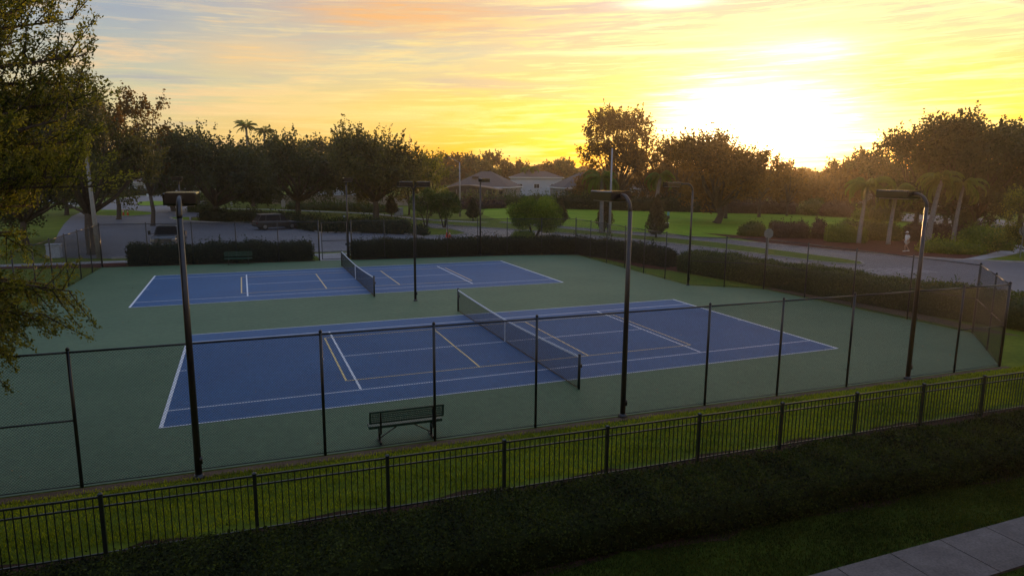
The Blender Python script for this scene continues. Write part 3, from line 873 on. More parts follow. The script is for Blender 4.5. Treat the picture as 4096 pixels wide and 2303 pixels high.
# oak row
tree('oak_tree', G(545, 556), 'wide dark oak left of the black parked car, trunk behind the clipped hedge', 31, 10.8, 7.8, 3.1, .42, M['oak'], lobes=14, clumps=12, group=ORK)
tree('oak_tree', at(440, 112), 'dark oak behind the turning loop and white house', 32, 11.6, 7.5, 3.6, .4, M['oak'], lobes=12, group=ORK)
tree('oak_tree', G(752, 541), 'wide dark oak behind the white round sign post', 33, 11.0, 7.8, 3.3, .42, M['oak'], lobes=14, clumps=12, group=ORK)
tree('oak_tree', at(640, 128), 'dark oak standing behind the wide oaks near the palms', 34, 10.6, 7.6, 3.6, .4, M['oak'], lobes=12, group=ORK)
tree('oak_tree', G(945, 549), 'tallest broad oak of the row, forked trunk before the beige wall', 35, 11.6, 8.1, 3.6, .46, M['oaklit'], lobes=16, clumps=12, group=ORK)
tree('oak_tree', G(833, 514), 'oak close in front of the beige wall, half hidden by larger oaks', 36, 12.6, 6.5, 4.2, .38, M['oak'], lobes=10, group=ORK)
tree('oak_tree', G(901, 516), 'second slim oak close in front of the beige wall', 37, 12.0, 6.0, 4.0, .34, M['oak'], lobes=10, group=ORK)
tree('small_tree', G(1029, 541), 'small tree with pale trunk behind the utility box', 38, 8.6, 3.2, 2.6, .16, M['oaklit'], lobes=9, clumps=9, cover=3.2)
tree('small_tree', at(1083, 104), 'small tree at the end of the oak row, yellow light painted into its leaves', 39, 9.6, 3.2, 2.4, .17, M['feather'], lobes=10, clumps=9, shape='tall', cover=3.2)
# far line in the middle
FT = 'distant trees behind the houses'
for i, (u, v, d, rr, lb, mt) in enumerate((
        (1100, 402, 215, 6.5, 'distant tree just right of the oak row', 'oaklit'), (1150, 392, 240, 7.5, 'distant tree above the left end of the grey hip roof', 'sunsetleaf'),
        (1205, 398, 225, 7.0, 'distant round tree behind the peak of the grey hip roof', 'oaklit'), (1248, 388, 245, 6.5, 'distant tree rising over the right slope of the hip roof', 'sunsetleaf'),
        (1310, 412, 250, 7.0, 'distant tree behind the drooping palm', 'sunsetleaf'), (1395, 418, 235, 6.5, 'distant low tree over the white walled house', 'sunsetleaf'),
        (1425, 405, 220, 5.5, 'distant tree touching the tall airy tree', 'oaklit'),
        (2030, 440, 200, 8, 'distant low tree right of the sun glow', 'sunsetleaf'), (2080, 436, 180, 6.5, 'distant tree behind the front garden with palms', 'sunsetleaf'),
        (2128, 412, 150, 6.0, 'distant tree left of the drooping front palm', 'sunsetleaf'), (2190, 388, 140, 6.5, 'distant tree behind the front palm crown', 'oaklit'),
        (1985, 452, 165, 7.5, 'distant tree below the brightest glow', 'sunsetleaf'), (1900, 436, 150, 8, 'distant broad tree behind the park oak', 'sunsetleaf'),
        (1760, 436, 165, 8, 'distant tree behind the lawn between two airy trees', 'sunsetleaf'))):
    tree('distant_tree', at(u, d), lb, 50 + i, height(u, v, d), rr, 3.5, .25, M[mt], lobes=9, clumps=8, group=FT, cover=5)
MD = 'low bushy trees between the park hedge and the houses'
for i, (u, v, d, rr, lb) in enumerate(((1500, 440, 150, 5.5, 'low bushy tree left of the tallest airy tree trunk'), (1670, 430, 148, 6.5, 'low bushy tree right of the tan roofed house'),
        (1735, 436, 142, 6.5, 'low bushy tree directly behind the long dark hedge'), (1850, 428, 135, 7.0, 'low bushy tree right behind the spreading lawn oak'),
        (1940, 444, 130, 6.5, 'low bushy tree behind the olive topped hedge'), (2035, 455, 135, 6.5, 'low bushy tree behind the rounded dark bushes'), (2105, 446, 125, 5.0, 'low bushy tree just left of the front palm crown'))):
    tree('bushy_tree', at(u, d), lb, 150 + i, height(u, v, d), rr, 1.6, .2, M['sunsetleaf'], lobes=13, clumps=9, group=MD, cover=6)
# airy trees against the glow
tree('airy_tree', at(1547, 138), 'tallest airy tree against the sunset, gaps of sky through its crown', 71, 19.0, 9.6, 4, .45, M['sunsetleaf'], shape='tall', lobes=26, clumps=9, clump_r=.12, open_=.12, cover=3.6)
tree('airy_tree', at(1705, 138), 'airy tree against the sunset beside the taller one', 72, 13.2, 6.0, 4, .35, M['sunsetleaf'], lobes=13, clumps=9, clump_r=.17, open_=.1, cover=4.5)
tree('airy_tree', at(1620, 150), 'lower bushy tree filling between the two airy trees', 73, 11.5, 6.5, 3, .3, M['sunsetleaf'], lobes=10, clumps=9)
tree('park_oak', G(1803, 562), 'spreading oak standing alone on the bright park lawn', 74, 11.2, 7.3, 3.4, .50, M['sunsetleaf'], lobes=18, clumps=12, flat=.6, cover=6)
tree('park_tree', at(1822, 104), 'small open tree rising behind the spreading lawn oak', 75, 12.6, 3.6, 6, .25, M['sunsetleaf'], lobes=8, clumps=7, open_=.2, clump_r=.2, cover=2.4)
tree('park_tree', at(1905, 108), 'rounded tree behind the right side of the lawn oak', 76, 10.6, 4.2, 4, .25, M['sunsetleaf'], lobes=9, clumps=8, cover=3.0)
tree('park_tree', at(1975, 112), 'small thin topped tree right of the lawn oak, under the glow', 77, 8.8, 3.0, 3, .2, M['sunsetleaf'], lobes=7, clumps=7, open_=.2, cover=2.6)
# right hand group
tree('shade_tree', at(2300, 80), 'dark shade tree left of the biggest crown, behind the palms', 81, 11.6, 5.0, 3.6, .3, M['oak'], lobes=15, clumps=11, clump_r=.18, cover=6)
tree('shade_tree', at(2425, 76), 'biggest dark shade tree, several trunks rising beside the side street', 82, 13.0, 6.8, 3.6, .30, M['oak'], lobes=20, clumps=12, multi=4, clump_r=.18, cover=7)
tree('shade_tree', at(2560, 80), 'dark shade tree at the right behind the clipped green hedge', 83, 12.2, 6.4, 3.6, .3, M['oak'], lobes=16, clumps=12, clump_r=.18, cover=7)
tree('shade_tree', at(2375, 95), 'dark lower shade tree behind the side street driveway', 84, 10.0, 7.0, 2.5, .3, M['oak'], lobes=15, cover=7)
tree('small_tree', G(2470, 600), 'small forked tree below the big shade crown', 85, 6.0, 3.2, 1.8, .12, M['oak'], lobes=8, clumps=8, multi=2)
tree('small_tree', at(2600, 56), 'small leafy tree at the right edge beside the street corner sign', 86, 5.6, 3.0, 1.0, .10, M['feather'], leaf=.16, lobes=14, clumps=10, shape='dome', cover=3.2)

# ligustrum shrubs
def dome_tree(loc, rx, z0, z1, leafm, ls, seed, label, stems=4):
    rng = np.random.default_rng(seed)
    r = thing('round_shrub_tree', loc, label, 'shrub tree', 'rounded shrub trees by the road')
    H_ = z1 - z0; lobes = []
    for i in range(34):
        d = unit(rng, 1)[0]; d[2] = abs(d[2]) * 1.1 - .35 if i % 3 else d[2] * .6
        rr = rx * rng.uniform(.26, .40); q = d / np.linalg.norm(d)
        lobes.append((np.array([q[0] * (rx - rr * .8), q[1] * (rx - rr * .8), z0 + H_ * .46 + q[2] * (H_ * .54 - rr * .55)]), rr))
    P = []; tone = []; Nn = []
    per = int(5.0 * math.pi * rx * rx / (.3 * ls * ls) / len(lobes))
    for c, rr in lobes:
        d = unit(rng, per); k = rng.random(per) ** .3
        P.append(c + d * (rr * k)[:, None] * np.array([1, 1, .82])); Nn.append(d); tone.append(np.clip(rng.normal(.45, .17) + rng.normal(0, .16, per), 0, 1))
    P = np.concatenate(P); tone = np.concatenate(tone); n = len(P); k = P[:, 2] > z0 * .7; P, tone = P[k], tone[k]; n = len(P)
    T = unit(rng, n); B = perp(T, rng); s_ = ls * rng.uniform(.6, 1.3, n)[:, None]
    tk = MB()
    for i in range(stems):
        a = i * 6.283 / stems + .5
        tk.tube([(.10 * math.cos(a), .10 * math.sin(a), -.05), (.35 * rx * .5 * math.cos(a), .35 * rx * .5 * math.sin(a), z0), (rx * .5 * math.cos(a), rx * .5 * math.sin(a), z0 + H_ * .5)], [.09, .07, .03], 7)
    tk.build('trunk', M['bark'], r, True)
    link('crown', quads('crown', P, T * s_ * .5, B * s_ * .34, leafm, tone), r)


dome_tree(G(1118, 573), 2.1, 1.0, 4.5, M['hedge'], .17, 91, 'dark rounded shrub tree on the traffic island near the cones', 3)
dome_tree(G(1072, 571), 2.1, 1.0, 4.7, M['hedge'], .17, 93, 'second dark rounded shrub tree, merging with the one nearer the cones', 3)
dome_tree((19.3, 46.6), 3.15, .55, 4.3, M['ligu'], .15, 92, 'bright green broad shrub tree beside the road, behind the far court corner', 4)
for i, (u, v, hh, rr, lb) in enumerate(((1520, 584, 4.2, 1.05, 'brown green cypress left of the pale lamp pole'), (1650, 600, 4.6, 1.2, 'brown green cypress in front of the tall palm trunk on the median'),
                                        (1410, 569, 3.6, 1.0, 'small cypress just right of the bright shrub tree'), (1190, 556, 3.2, 1.15, 'small cypress left of the bright shrub tree'), (985, 545, 3.3, 1.1, 'small cypress under the tallest oak'))):
    x, y = G(u, v)
    rng = np.random.default_rng(100 + i); n = 5200
    z = rng.random(n) ** .8; rad = rr * np.where(z < .2, .45 + z * 2.75, (1 - z) ** .8 * 1.18) ; a = rng.random(n) * 6.283; q = rng.random(n) ** .35
    lump = 1 + .14 * np.sin(a * 3 + z * 9) + .1 * np.sin(a * 5 - z * 17)
    P = np.stack([np.cos(a) * rad * q * lump, np.sin(a) * rad * q * lump, .45 + z * (hh - .45)], 1)
    T = unit(rng, n) + np.array([0, 0, .8]); T /= np.linalg.norm(T, axis=1)[:, None]; B = perp(T, rng); s = rng.uniform(.12, .26, n)[:, None]
    r = thing('cypress_shrub', (x, y), lb, 'cypress', 'brown green cypresses along the road')
    tk = MB(); tk.tube([(0, 0, -.05), (0, 0, hh * .7)], [.10, .03], 7); tk.build('trunk', M['bark'], r)
    link('crown', quads('crown', P, T * s * .5, B * s * .3, M['conif'], np.clip(rng.normal(.45, .22, n) + .15 * np.sin(a * 3 + z * 9), 0, 1)), r)


# palms
def palm(loc, h, label, seed, R_=3.0, nf=24, tr=.16, lean=(0, 0), droop=1.25, group=None, name='palm_tree'):
    rng = np.random.default_rng(seed)
    r = thing(name, loc, label, 'palm', group)
    tk = MB(); n = 12; pts = []; rad = []
    for k in range(n + 1):
        t = k / n; pts.append((lean[0] * t * t, lean[1] * t * t, -.05 + t * h)); rad.append(tr * (1.35 - .45 * t if t > .08 else 1.5) * (1.04 if k % 2 else .98))
    tk.tube(pts, rad, 9); tk.tube([(lean[0], lean[1], h - .1), (lean[0], lean[1], h + .25)], [tr * .8, tr * .3], 8); tk.build('trunk', M['palmbark'], r, True)
    top = np.array([lean[0], lean[1], h + .35]); P = []; T = []; B = []; tone = []
    for f in range(nf):
        a = f * 2.399 + rng.uniform(-.2, .2); up = rng.uniform(-.15, 1.15); L_ = R_ * rng.uniform(.85, 1.15)
        d = np.array([math.cos(a), math.sin(a), 0]); sd = np.array([-d[1], d[0], 0])
        prev = top.copy(); ct = rng.normal(.5, .18); nseg = 34
        el = up
        for k in range(nseg):
            t = (k + 1) / nseg; el2 = el - droop * 1.9 * t ** 1.3
            dirv = d * math.cos(el2) + np.array([0, 0, math.sin(el2)])
            cur = prev + dirv * L_ / nseg
            P.append((prev + cur) / 2); T.append(dirv * L_ / nseg * .6); B.append(sd * .018); tone.append(.3)
            if t > .12:
                ll = .48 * math.sin(math.pi * min(1, t * .85 + .12)) ** .6 * R_ / 2.6
                for s in (-1, 1):
                    for j in range(3):
                        lv = sd * s * .75 + dirv * .45 + np.array([0, 0, -.55 - .5 * rng.random()]); lv /= np.linalg.norm(lv)
                        P.append(prev + dirv * L_ / nseg * (j * .33) + lv * ll * .5); T.append(lv * ll * .5); B.append(np.cross(lv, sd * s + np.array([0, 0, .3])) * .04); tone.append(np.clip(ct + rng.normal(0, .12), 0, 1))
            prev = cur
    link('fronds', quads('fronds', np.array(P), np.array(T), np.array(B), M['palm'], np.array(tone)), r)
    return r


PG = 'drooping palms in the mulch bed'
palm(G(2160, 612), 5.3, 'leftmost of the four palms in the red mulch bed, pale slim trunk', 201, lean=(.55, 0), group=PG)
palm(G(2234, 615), 5.0, 'palm standing behind the lamp head of the near right court light, left of the walker', 202, lean=(.45, 0), group=PG, R_=2.5)
palm(G(2334, 613), 6.0, 'palm with a thicker brown topped trunk just right of the walker', 203, lean=(.9, 0), group=PG, tr=.21, R_=2.9)
palm(G(2397, 613), 5.6, 'rightmost of the four palms, before the clipped green hedge', 204, lean=(.5, 0), group=PG, R_=2.7)
PM = 'palms along the median'
palm((27.8, 47.5), 5.9, 'palm behind the middle court light with a grey trunk', 205, lean=(0, .2), R_=2.8, group=PM, tr=.19)
palm(G(1643, 590), 6.1, 'tall palm rising behind the cypress on the median', 206, lean=(.6, 0), R_=2.4, group=PM, tr=.2)
palm(at(1328, 205), 7.6, 'distant drooping palm between the two house roofs', 207, R_=4.2, tr=.3, nf=19)
palm(at(633, 190), 18.4, 'taller distant palm standing above the dark oaks', 208, R_=3.4, tr=.3, droop=.7, nf=34)
palm(at(676, 195), 17.4, 'shorter distant palm standing above the dark oaks', 209, R_=3.0, tr=.3, droop=.7, nf=34)

# hedges
hedge([(-17.2, 35.55), (-11, 35.1), (-4.75, 34.7)], 1.25, 1.30, 'dark clipped hedge behind the left part of the far fence, pickup beyond', M['hedged'], .13, seed=1, group=hg)
hedge([(-1.7, 34.5), (5, 34.1), (10.6, 33.6), (14.5, 32.8), (17.2, 31.2), (18.4, 27), (19.3, 22)], 1.35, 1.25, 'long dark hedge wrapping the far right corner of the fence', M['hedged'], .13, seed=2, group=hg)
hedge([(19.7, 20.3), (20.3, 15.5), (21.1, 11), (21.9, 6), (22.9, 1.0), (24.5, -4.0), (24.8, -7.5)], 2.2, 1.35, 'long thick hedge between the right fence and the crosswalk', M['hedge'], .10, seed=3, group=hg, dens=.8)
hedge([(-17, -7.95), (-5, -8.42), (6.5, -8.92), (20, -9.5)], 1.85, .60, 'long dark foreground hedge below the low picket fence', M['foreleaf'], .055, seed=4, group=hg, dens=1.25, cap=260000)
hedge([G(512, 556), G(620, 559.5), G(700, 565), G(757, 572.5), G(806, 582)], 1.6, 1.3, 'clipped hedge along the far side of the car park behind the black car', M['hedged'], .22, seed=5, group=hg)
hedge([G(812, 583.5), G(943, 585), G(1024, 588.5)], 1.6, 1.35, 'clipped car park hedge right of the black car, ending by the traffic cones', M['hedged'], .22, seed=6, group=hg)
hedge([G(482, 533), G(528, 534)], 2.0, 1.2, 'short clipped hedge under the lamp head, across the car park road', M['hedge'], .28, seed=7, group=hg)
hedge([G(1036, 591), G(1075, 591)], 1.6, .9, 'low shrub mass at the left end of the traffic island', M['hedged'], .2, seed=8, rnd=.5, group=hg, name='shrub', cat='shrub')
hedge([G(1290, 601), G(1345, 602.5)], 1.6, .75, 'pale low shrub behind the far court corner fence', M['ligu'], .15, seed=9, rnd=.5, name='shrub', cat='shrub')
FG = 'hedges in front of the distant houses'
hedge([G(1120, 527), G(1180, 525.5), G(1262, 523)], 2.4, 1.15, 'brown topped hedge in front of the left house hedge', M['hedgep'], .32, seed=10, group=FG)
hedge([(27, 116), (45, 110), (60, 103)], 2.2, 1.75, 'tall green hedge before the screened grey roofed house', M['hedge'], .34, seed=11, group=FG)
hedge([G(1405, 525), G(1500, 527), G(1605, 530), G(1760, 533.5)], 2.6, 2.0, 'tall dark hedge behind the bright park lawn', M['hedged'], .34, seed=12, group=FG)
hedge([G(1768, 534), G(1860, 536.5), G(1995, 538)], 2.4, 1.8, 'dark hedge behind the lawn oak trunk', M['hedgep'], .3, seed=13, group=FG)
hedge([G(565, 503), G(620, 505), G(690, 512)], 4, 2.6, 'tall dark hedge at the left end of the beige wall', M['hedged'], .4, seed=14, group=FG)
hedge([G(730, 527), G(850, 529), G(960, 535)], 2.4, .9, 'low green planting below the beige wall', M['hedge'], .3, seed=15, group=FG)
hedge([G(262, 497), G(335, 491), G(430, 488)], 2.5, 1.1, 'low dark hedge along the far side of the turning loop', M['hedged'], .4, seed=16, group=FG)
# park shrubs
SG_ = 'shaped shrubs around the mulch bed'
x0, y0 = 41.9, 42.2
hedge([(41.9, 41.3), (43.9, 39.6)], 2.3, 1.45, 'domed dark green shrub on the lawn edge left of the purple one', M['hedge'], .17, seed=20, rnd=.5, group=SG_, name='shrub', cat='shrub')
hedge([(44.2, 38.9), (47.1, 36.9)], 2.2, 1.45, 'flat topped purple shrub between the stop sign and the mulch bed', M['hedgep'], .17, seed=21, group=SG_, name='shrub', cat='shrub')
hedge([(47.6, 36.6), (48.6, 35.6)], 2.2, 2.0, 'loose bushy purple shrub behind the bright green hedge', M['hedgep'], .2, seed=22, rnd=.5, group=SG_, name='shrub', cat='shrub')
hedge([(46.3, 33.3), (48.8, 30.9)], 1.7, 1.45, 'bright lime green clipped hedge at the left palm', M['hedgeb'], .16, seed=23, group=SG_)
hedge([(49.6, 35.2), (52.0, 33.4), (54.8, 31.6)], 2.4, 1.75, 'dark bushy hedge behind the first two palms', M['hedge'], .2, seed=24, rnd=.5, group=SG_)
hedge([(55.5, 31.6), (57.5, 29.3), (58.5, 27.0)], 2.0, 1.5, 'purple brown hedge behind the walker', M['hedgep'], .18, seed=25, group=SG_)
hedge([(57.6, 26.2), (56.5, 23.4), (54.6, 21.6)], 2.4, 1.55, 'long clipped green hedge right of the palms', M['hedgeb'], .18, seed=26, group=SG_, dens=.9)
hedge([(59.5, 28.5), (62.5, 26.5), (63.0, 24.0)], 2.4, 1.3, 'clipped green hedge under the big shade tree', M['hedge'], .2, seed=27, group=SG_)
hedge([(46.8, 23.4), (48.2, 21.4), (50.6, 20.2)], 1.8, .95, 'spiky low ornamental grasses in front of the two palms on the right', M['ligu'], .2, seed=28, rnd=.5, group=SG_, name='shrub', cat='shrub')
for i, (a, b, h_, w_, lb, mt) in enumerate((
        ((2000, 534), (2110, 537.5), 1.3, 3, 'long low hedge behind the lawn, top lit olive', 'hedge'), ((2118, 538), (2180, 541), 2.4, 4, 'rounded dark bush mass behind the far lawn edge', 'hedge'),
        ((2180, 541), (2270, 545), 2.2, 4, 'reddish bush mass right of the rounded dark one', 'hedgep'), ((2290, 549), (2360, 552), 1.5, 3, 'low rounded lime bush at the far lawn edge', 'hedgeb'),
        ((2363, 551), (2410, 556), 2.3, 4, 'dark square bush behind the leftmost palm', 'hedge'), ((2250, 535), (2395, 541), 1.6, 4, 'far dark hedge behind the lime bush', 'hedged'))):
    f = lambda p: G((2800 + (p[0] - 1961) * 0 + 0 + (p[0])) if False else p[0], p[1])
    k = .88
    a2 = (1760 + (a[0] - 1760) * .74 + 0, a[1] + 1); b2 = (1760 + (b[0] - 1760) * .74 + 0, b[1] + 1)
    hedge([G(*a2), G(*b2)], w_, h_, lb, M[mt], .28, seed=30 + i, rnd=.5, group=FG)
hedge([G(2185, 520), G(2200, 520)], 2.0, 1.6, 'round clipped bush before the garage of the right house', M['hedged'], .3, seed=40, rnd=.5, group=FG, name='shrub', cat='shrub')

rng = np.random.default_rng(77); n = 26000
azs = rng.uniform(R(-25), R(75), n); di = rng.uniform(330, 420, n); prof = 9.0 + 2.2 * np.sin(azs * 31) + 1.6 * np.sin(azs * 73 + 1) + 1.2 * np.sin(azs * 171)
P = np.stack([CAM[0] + di * np.sin(azs), CAM[1] + di * np.cos(azs), prof * rng.random(n) ** .6], 1)
T = unit(rng, n); B = perp(T, rng); sz = rng.uniform(1.6, 3.4, n)[:, None]
tag(link('far_woods', quads('far_woods', P, T * sz * .5, B * sz * .32, M['sunsetleaf'], np.clip(rng.normal(.4, .2, n), 0, 1))), 'low far off tree line along the horizon beyond every house', 'woods', None, 'stuff')

# the building the view is taken from, unseen, added to darken the foreground
bl = thing('apartment_building', (-6, -25.2, 0), 'unseen tan three storey apartment building behind the camera, added to darken the foreground', 'building')
q = MB(); q.box((0, 0, 5.2), (56, 11.0, 10.4)); q.build('wall', M['stucco'], bl)
q = MB(); q.loft([[(-29, y_, 10.42), (29, y_, 10.42), (29 - (2 if k else 0), y_ * (1 - .0 * k), z), (-29 + (2 if k else 0), y_, z)] for k, (y_, z) in enumerate(((-6.2, 10.6), (0, 13.2), (6.2, 10.6)))]); q.build('roof', M['shingle'], bl)
for fl in range(3):
    for k in range(9):
        x = -24 + 6 * k
        q = MB(); q.box((x, 5.53, 1.7 + 3.3 * fl), (1.8, .06, 1.5)); wo = q.build('window', M['window'], bl)
        q = MB()
        for (cx_, cz, sx, sz_) in ((0, .8, 2.0, .1), (0, -.8, 2.0, .1), (.95, 0, .1, 1.5), (-.95, 0, .1, 1.5), (0, 0, .05, 1.5)): q.box((x + cx_, 5.55, 1.7 + 3.3 * fl + cz), (sx, .08, sz_))
        q.build('window_frame', M['white'], wo)

# grass blades where the lawn is near
def blades(name, region, n, hmin, hmax, seed, bm_='blade', lab='short uneven green grass blades of the strip between the two fences'):
    rng = np.random.default_rng(seed)
    x = rng.uniform(region[0], region[1], n * 2); y = rng.uniform(0, 1, n * 2)
    y0 = region[2](x); y1 = region[3](x); y = y0 + (y1 - y0) * y
    dens = .5 + .5 * np.sin(x * 2.3 + y) * np.sin(y * 3.7 - x * .6)
    k = rng.random(n * 2) < .45 + .5 * dens; x, y = x[k][:n], y[k][:n]; n = len(x)
    hh = rng.uniform(hmin, hmax, n)
    T = np.stack([rng.normal(0, .35, n), rng.normal(0, .35, n), np.ones(n)], 1); T /= np.linalg.norm(T, axis=1)[:, None]
    B = perp(T, rng) * .008; P = np.stack([x, y, np.zeros(n)], 1) + T * (hh * .5)[:, None]
    tone = np.clip(rng.normal(.5, .22, n) + .22 * np.sin(x * .9 + 1) * np.sin(y * 1.3) + .16 * np.sin(x * 4.1 + y * 2) * np.sin(y * 6.3 + x), 0, 1)
    tag(link(name, quads(name, P, T * (hh * .5)[:, None], B, M[bm_], tone)), lab, 'grass', None, 'stuff')


blades('grass', (-16, 22, lambda x: ofy(x) + .38 + .1 * np.sin(x * 3), lambda x: -3.78 - .0267 * x), 85000, .05, .11, 1)
blades('grass', (-9, 14, lambda x: -11.2 + 0 * x, lambda x: -9.62 - .0315 * x), 60000, .03, .08, 2, 'darkblade', 'shade painted grass blades between the hedge and the near pavement')
blades('grass', (0, 14, lambda x: -14 + 0 * x, lambda x: -12.4 + 0 * x), 16000, .03, .08, 3, 'darkblade', 'shade painted grass blades on the near side of the pavement')

rng = np.random.default_rng(15); n = 900
x = rng.uniform(-19, 19, n); y = rng.uniform(-3.0, 33, n)
edge = (np.minimum(y + 3.2, 33.5 - y) < 1.4) | (np.abs(np.abs(x) - 15) < 1.0) | (rng.random(n) < .10)
x, y = x[edge], y[edge]; n = len(x)
T = np.stack([rng.normal(size=n), rng.normal(size=n), rng.normal(size=n) * .25], 1); T /= np.linalg.norm(T, axis=1)[:, None]; B = np.cross(T, [0, 0, 1.0]); s_ = rng.uniform(.05, .11, n)[:, None]
tag(link('leaf_litter', quads('leaf_litter', np.stack([x, y, np.full(n, .045)], 1), T * s_ * .5, B * s_ * .3, M['litter'], rng.random(n))), 'scattered dry leaves blown against the court edges', 'leaf litter', None, 'stuff')

# ---------------------------------------------------------------- vehicles
def ring(x, wb, wt, z0, z1, zs):
    return [(x, -wb, z0), (x, -wb, zs), (x, -wt, z1), (x, wt, z1), (x, wb, zs), (x, wb, z0)]


def wheel(r, x, y, rad, w=.24):
    t = MB(); n = 20; s = 1 if y > 0 else -1
    for (a, ra) in ((0, rad),):
        prof = [(-w / 2, rad * .62), (-w / 2, rad * .94), (-w / 2 + .03, rad), (w / 2 - .03, rad), (w / 2, rad * .94), (w / 2, rad * .62)]
        vs = []; fs = []
        for (yy, rr) in prof:
            for k in range(n): vs.append((x + rr * math.cos(6.2832 * k / n), y + yy, rad + rr * math.sin(6.2832 * k / n)))
        for i in range(len(prof) - 1):
            for k in range(n): fs.append((i * n + k, i * n + (k + 1) % n, (i + 1) * n + (k + 1) % n, (i + 1) * n + k))
        fs.append(tuple(range(n))); fs.append(tuple((len(prof) - 1) * n + k for k in range(n)))
        t.add(vs, fs)
    to = t.build('wheel', M['tyre'], r, True)
    rm = MB()
    yo = y + s * (w / 2 + .006)
    rm.add([(x + rad * .6 * math.cos(6.2832 * k / 16), yo, rad + rad * .6 * math.sin(6.2832 * k / 16)) for k in range(16)] + [(x, yo + s * .02, rad)], [(k, (k + 1) % 16, 16) for k in range(16)])
    rm.build('rim', M['rim'], to)
    for k in range(5):
        pass


def car(loc, rz, label, paint, L_=4.8, W_=1.9, Hh=1.75, kind='suv'):
    r = thing('parked_car', (loc[0], loc[1], .007), label, 'car', 'cars parked near the courts', rz)
    hw = W_ / 2; b = MB(); X = L_ / 2; zb = .30; bel = Hh * .58
    b.loft([ring(-X, hw * .82, hw * .80, .42, bel * .86, .7), ring(-X + .10, hw * .95, hw * .90, .34, bel, .8), ring(-X + .9, hw, hw * .93, zb, bel + .03, .8),
            ring(0, hw, hw * .93, zb, bel, .8), ring(X - 1.35, hw, hw * .92, zb, bel - .02, .8), ring(X - .5, hw * .98, hw * .86, zb, bel - .14, .75), ring(X - .10, hw * .88, hw * .76, .32, bel - .28, .7), ring(X, hw * .78, hw * .70, .36, bel - .40, .62)])
    b.build('body', paint, r, bevel=.03)
    xr = -X + .12 if kind == 'suv' else -X + .75
    c = MB(); zt = Hh - .07
    def cr(x, w0, w1, z0, z1): return [(x[0], -w0, z0), (x[1], -w1, z1), (x[1], w1, z1), (x[0], w0, z0)]
    secs = [((xr, xr + .48), .86, .70), ((xr + .4, xr + .45), .88, .74), ((.2, .15), .89, .75), ((X - 1.35, X - 2.0), .88, .72)]
    c.loft([cr(x, hw * w0, hw * w1, bel - .01, zt) for x, w0, w1 in secs])
    c.build('window_glass', M['glass'], r)
    rf = MB(); rf.loft([[(x, -hw * w_, zt - .03), (x, -hw * w_ * .85, zt + .055), (x, hw * w_ * .85, zt + .055), (x, hw * w_, zt - .03)] for x, w_ in ((xr + .42, .72), (xr + .62, .77), (.15, .78), (X - 2.05, .74))])
    rf.build('roof', paint, r, bevel=.02)
    pl = MB()
    for s in (-1, 1):
        for (xa, xb) in ((xr + .02, xr + .49), (xr + .95, xr + 1.05), (.25, .22), (X - 1.37, X - 2.0)):
            pl.bar((xa, s * hw * .885, bel - .01), (xb, s * hw * .745, zt), .07, .03)
    pl.build('pillars', paint, r)
    if kind == 'suv':
        for s in (-1, 1):
            q = MB(); q.bar((xr + .4, s * hw * .68, zt + .08), (X - 2.3, s * hw * .68, zt + .08), .03); q.bar((xr + .4, s * hw * .68, zt + .02), (xr + .4, s * hw * .68, zt + .08), .03); q.bar((X - 2.3, s * hw * .68, zt + .02), (X - 2.3, s * hw * .68, zt + .08), .03)
            q.build('roof_rail', M['chrome'], r)
    for s in (-1, 1):
        q = MB(); q.box((-X + .10, s * hw * .80, bel - .18), (.14, .26, .22)); q.build('tail_light', M['redlens'], r, bevel=.02)
        q = MB(); q.box((X - .16, s * hw * .68, bel - .34), (.22, .34, .14)); q.build('headlight', M['chrome'], r, bevel=.02)
        q = MB(); q.box((X - 1.55, s * (hw + .09), bel + .08), (.12, .18, .13)); q.build('wing_mirror', paint, r, bevel=.02)
        for x in (-X + .92, X - .98): wheel(r, x, s * (hw - .11), .36)
    q = MB(); q.box((-X - .03, 0, .52), (.10, W_ * .8, .16)); q.build('rear_bumper', M['tyre'], r, bevel=.02)
    q = MB(); q.box((X - .01, 0, .46), (.12, W_ * .62, .18)); q.build('grille', M['tyre'], r)
    return r


(ax, ay), (bx, by) = G(669, 580), G(735, 577.5)
car((-5.95, 64.2), .26, 'black sport utility car with silver roof rails parked before the car park hedge', M['paintblack'], 5.0, 1.95, 1.78)
car(at(2210, 136), 2.2, 'pale car in the driveway left of the white parked one', M['paintgrey'], 4.6, 1.8, 1.5, 'sedan')
car(at(2246, 132), 2.7, 'white sport utility car in the driveway behind the palms', M['paintwhite'], 4.8, 1.9, 1.75)
car(at(205, 118), .2, 'white car seen through leaves at the left, nearest the loop', M['paintwhite'], 4.6, 1.8, 1.5, 'sedan')
car(at(140, 128), .4, 'white car seen through leaves, further left by the tree', M['paintwhite'], 4.6, 1.8, 1.5, 'sedan')


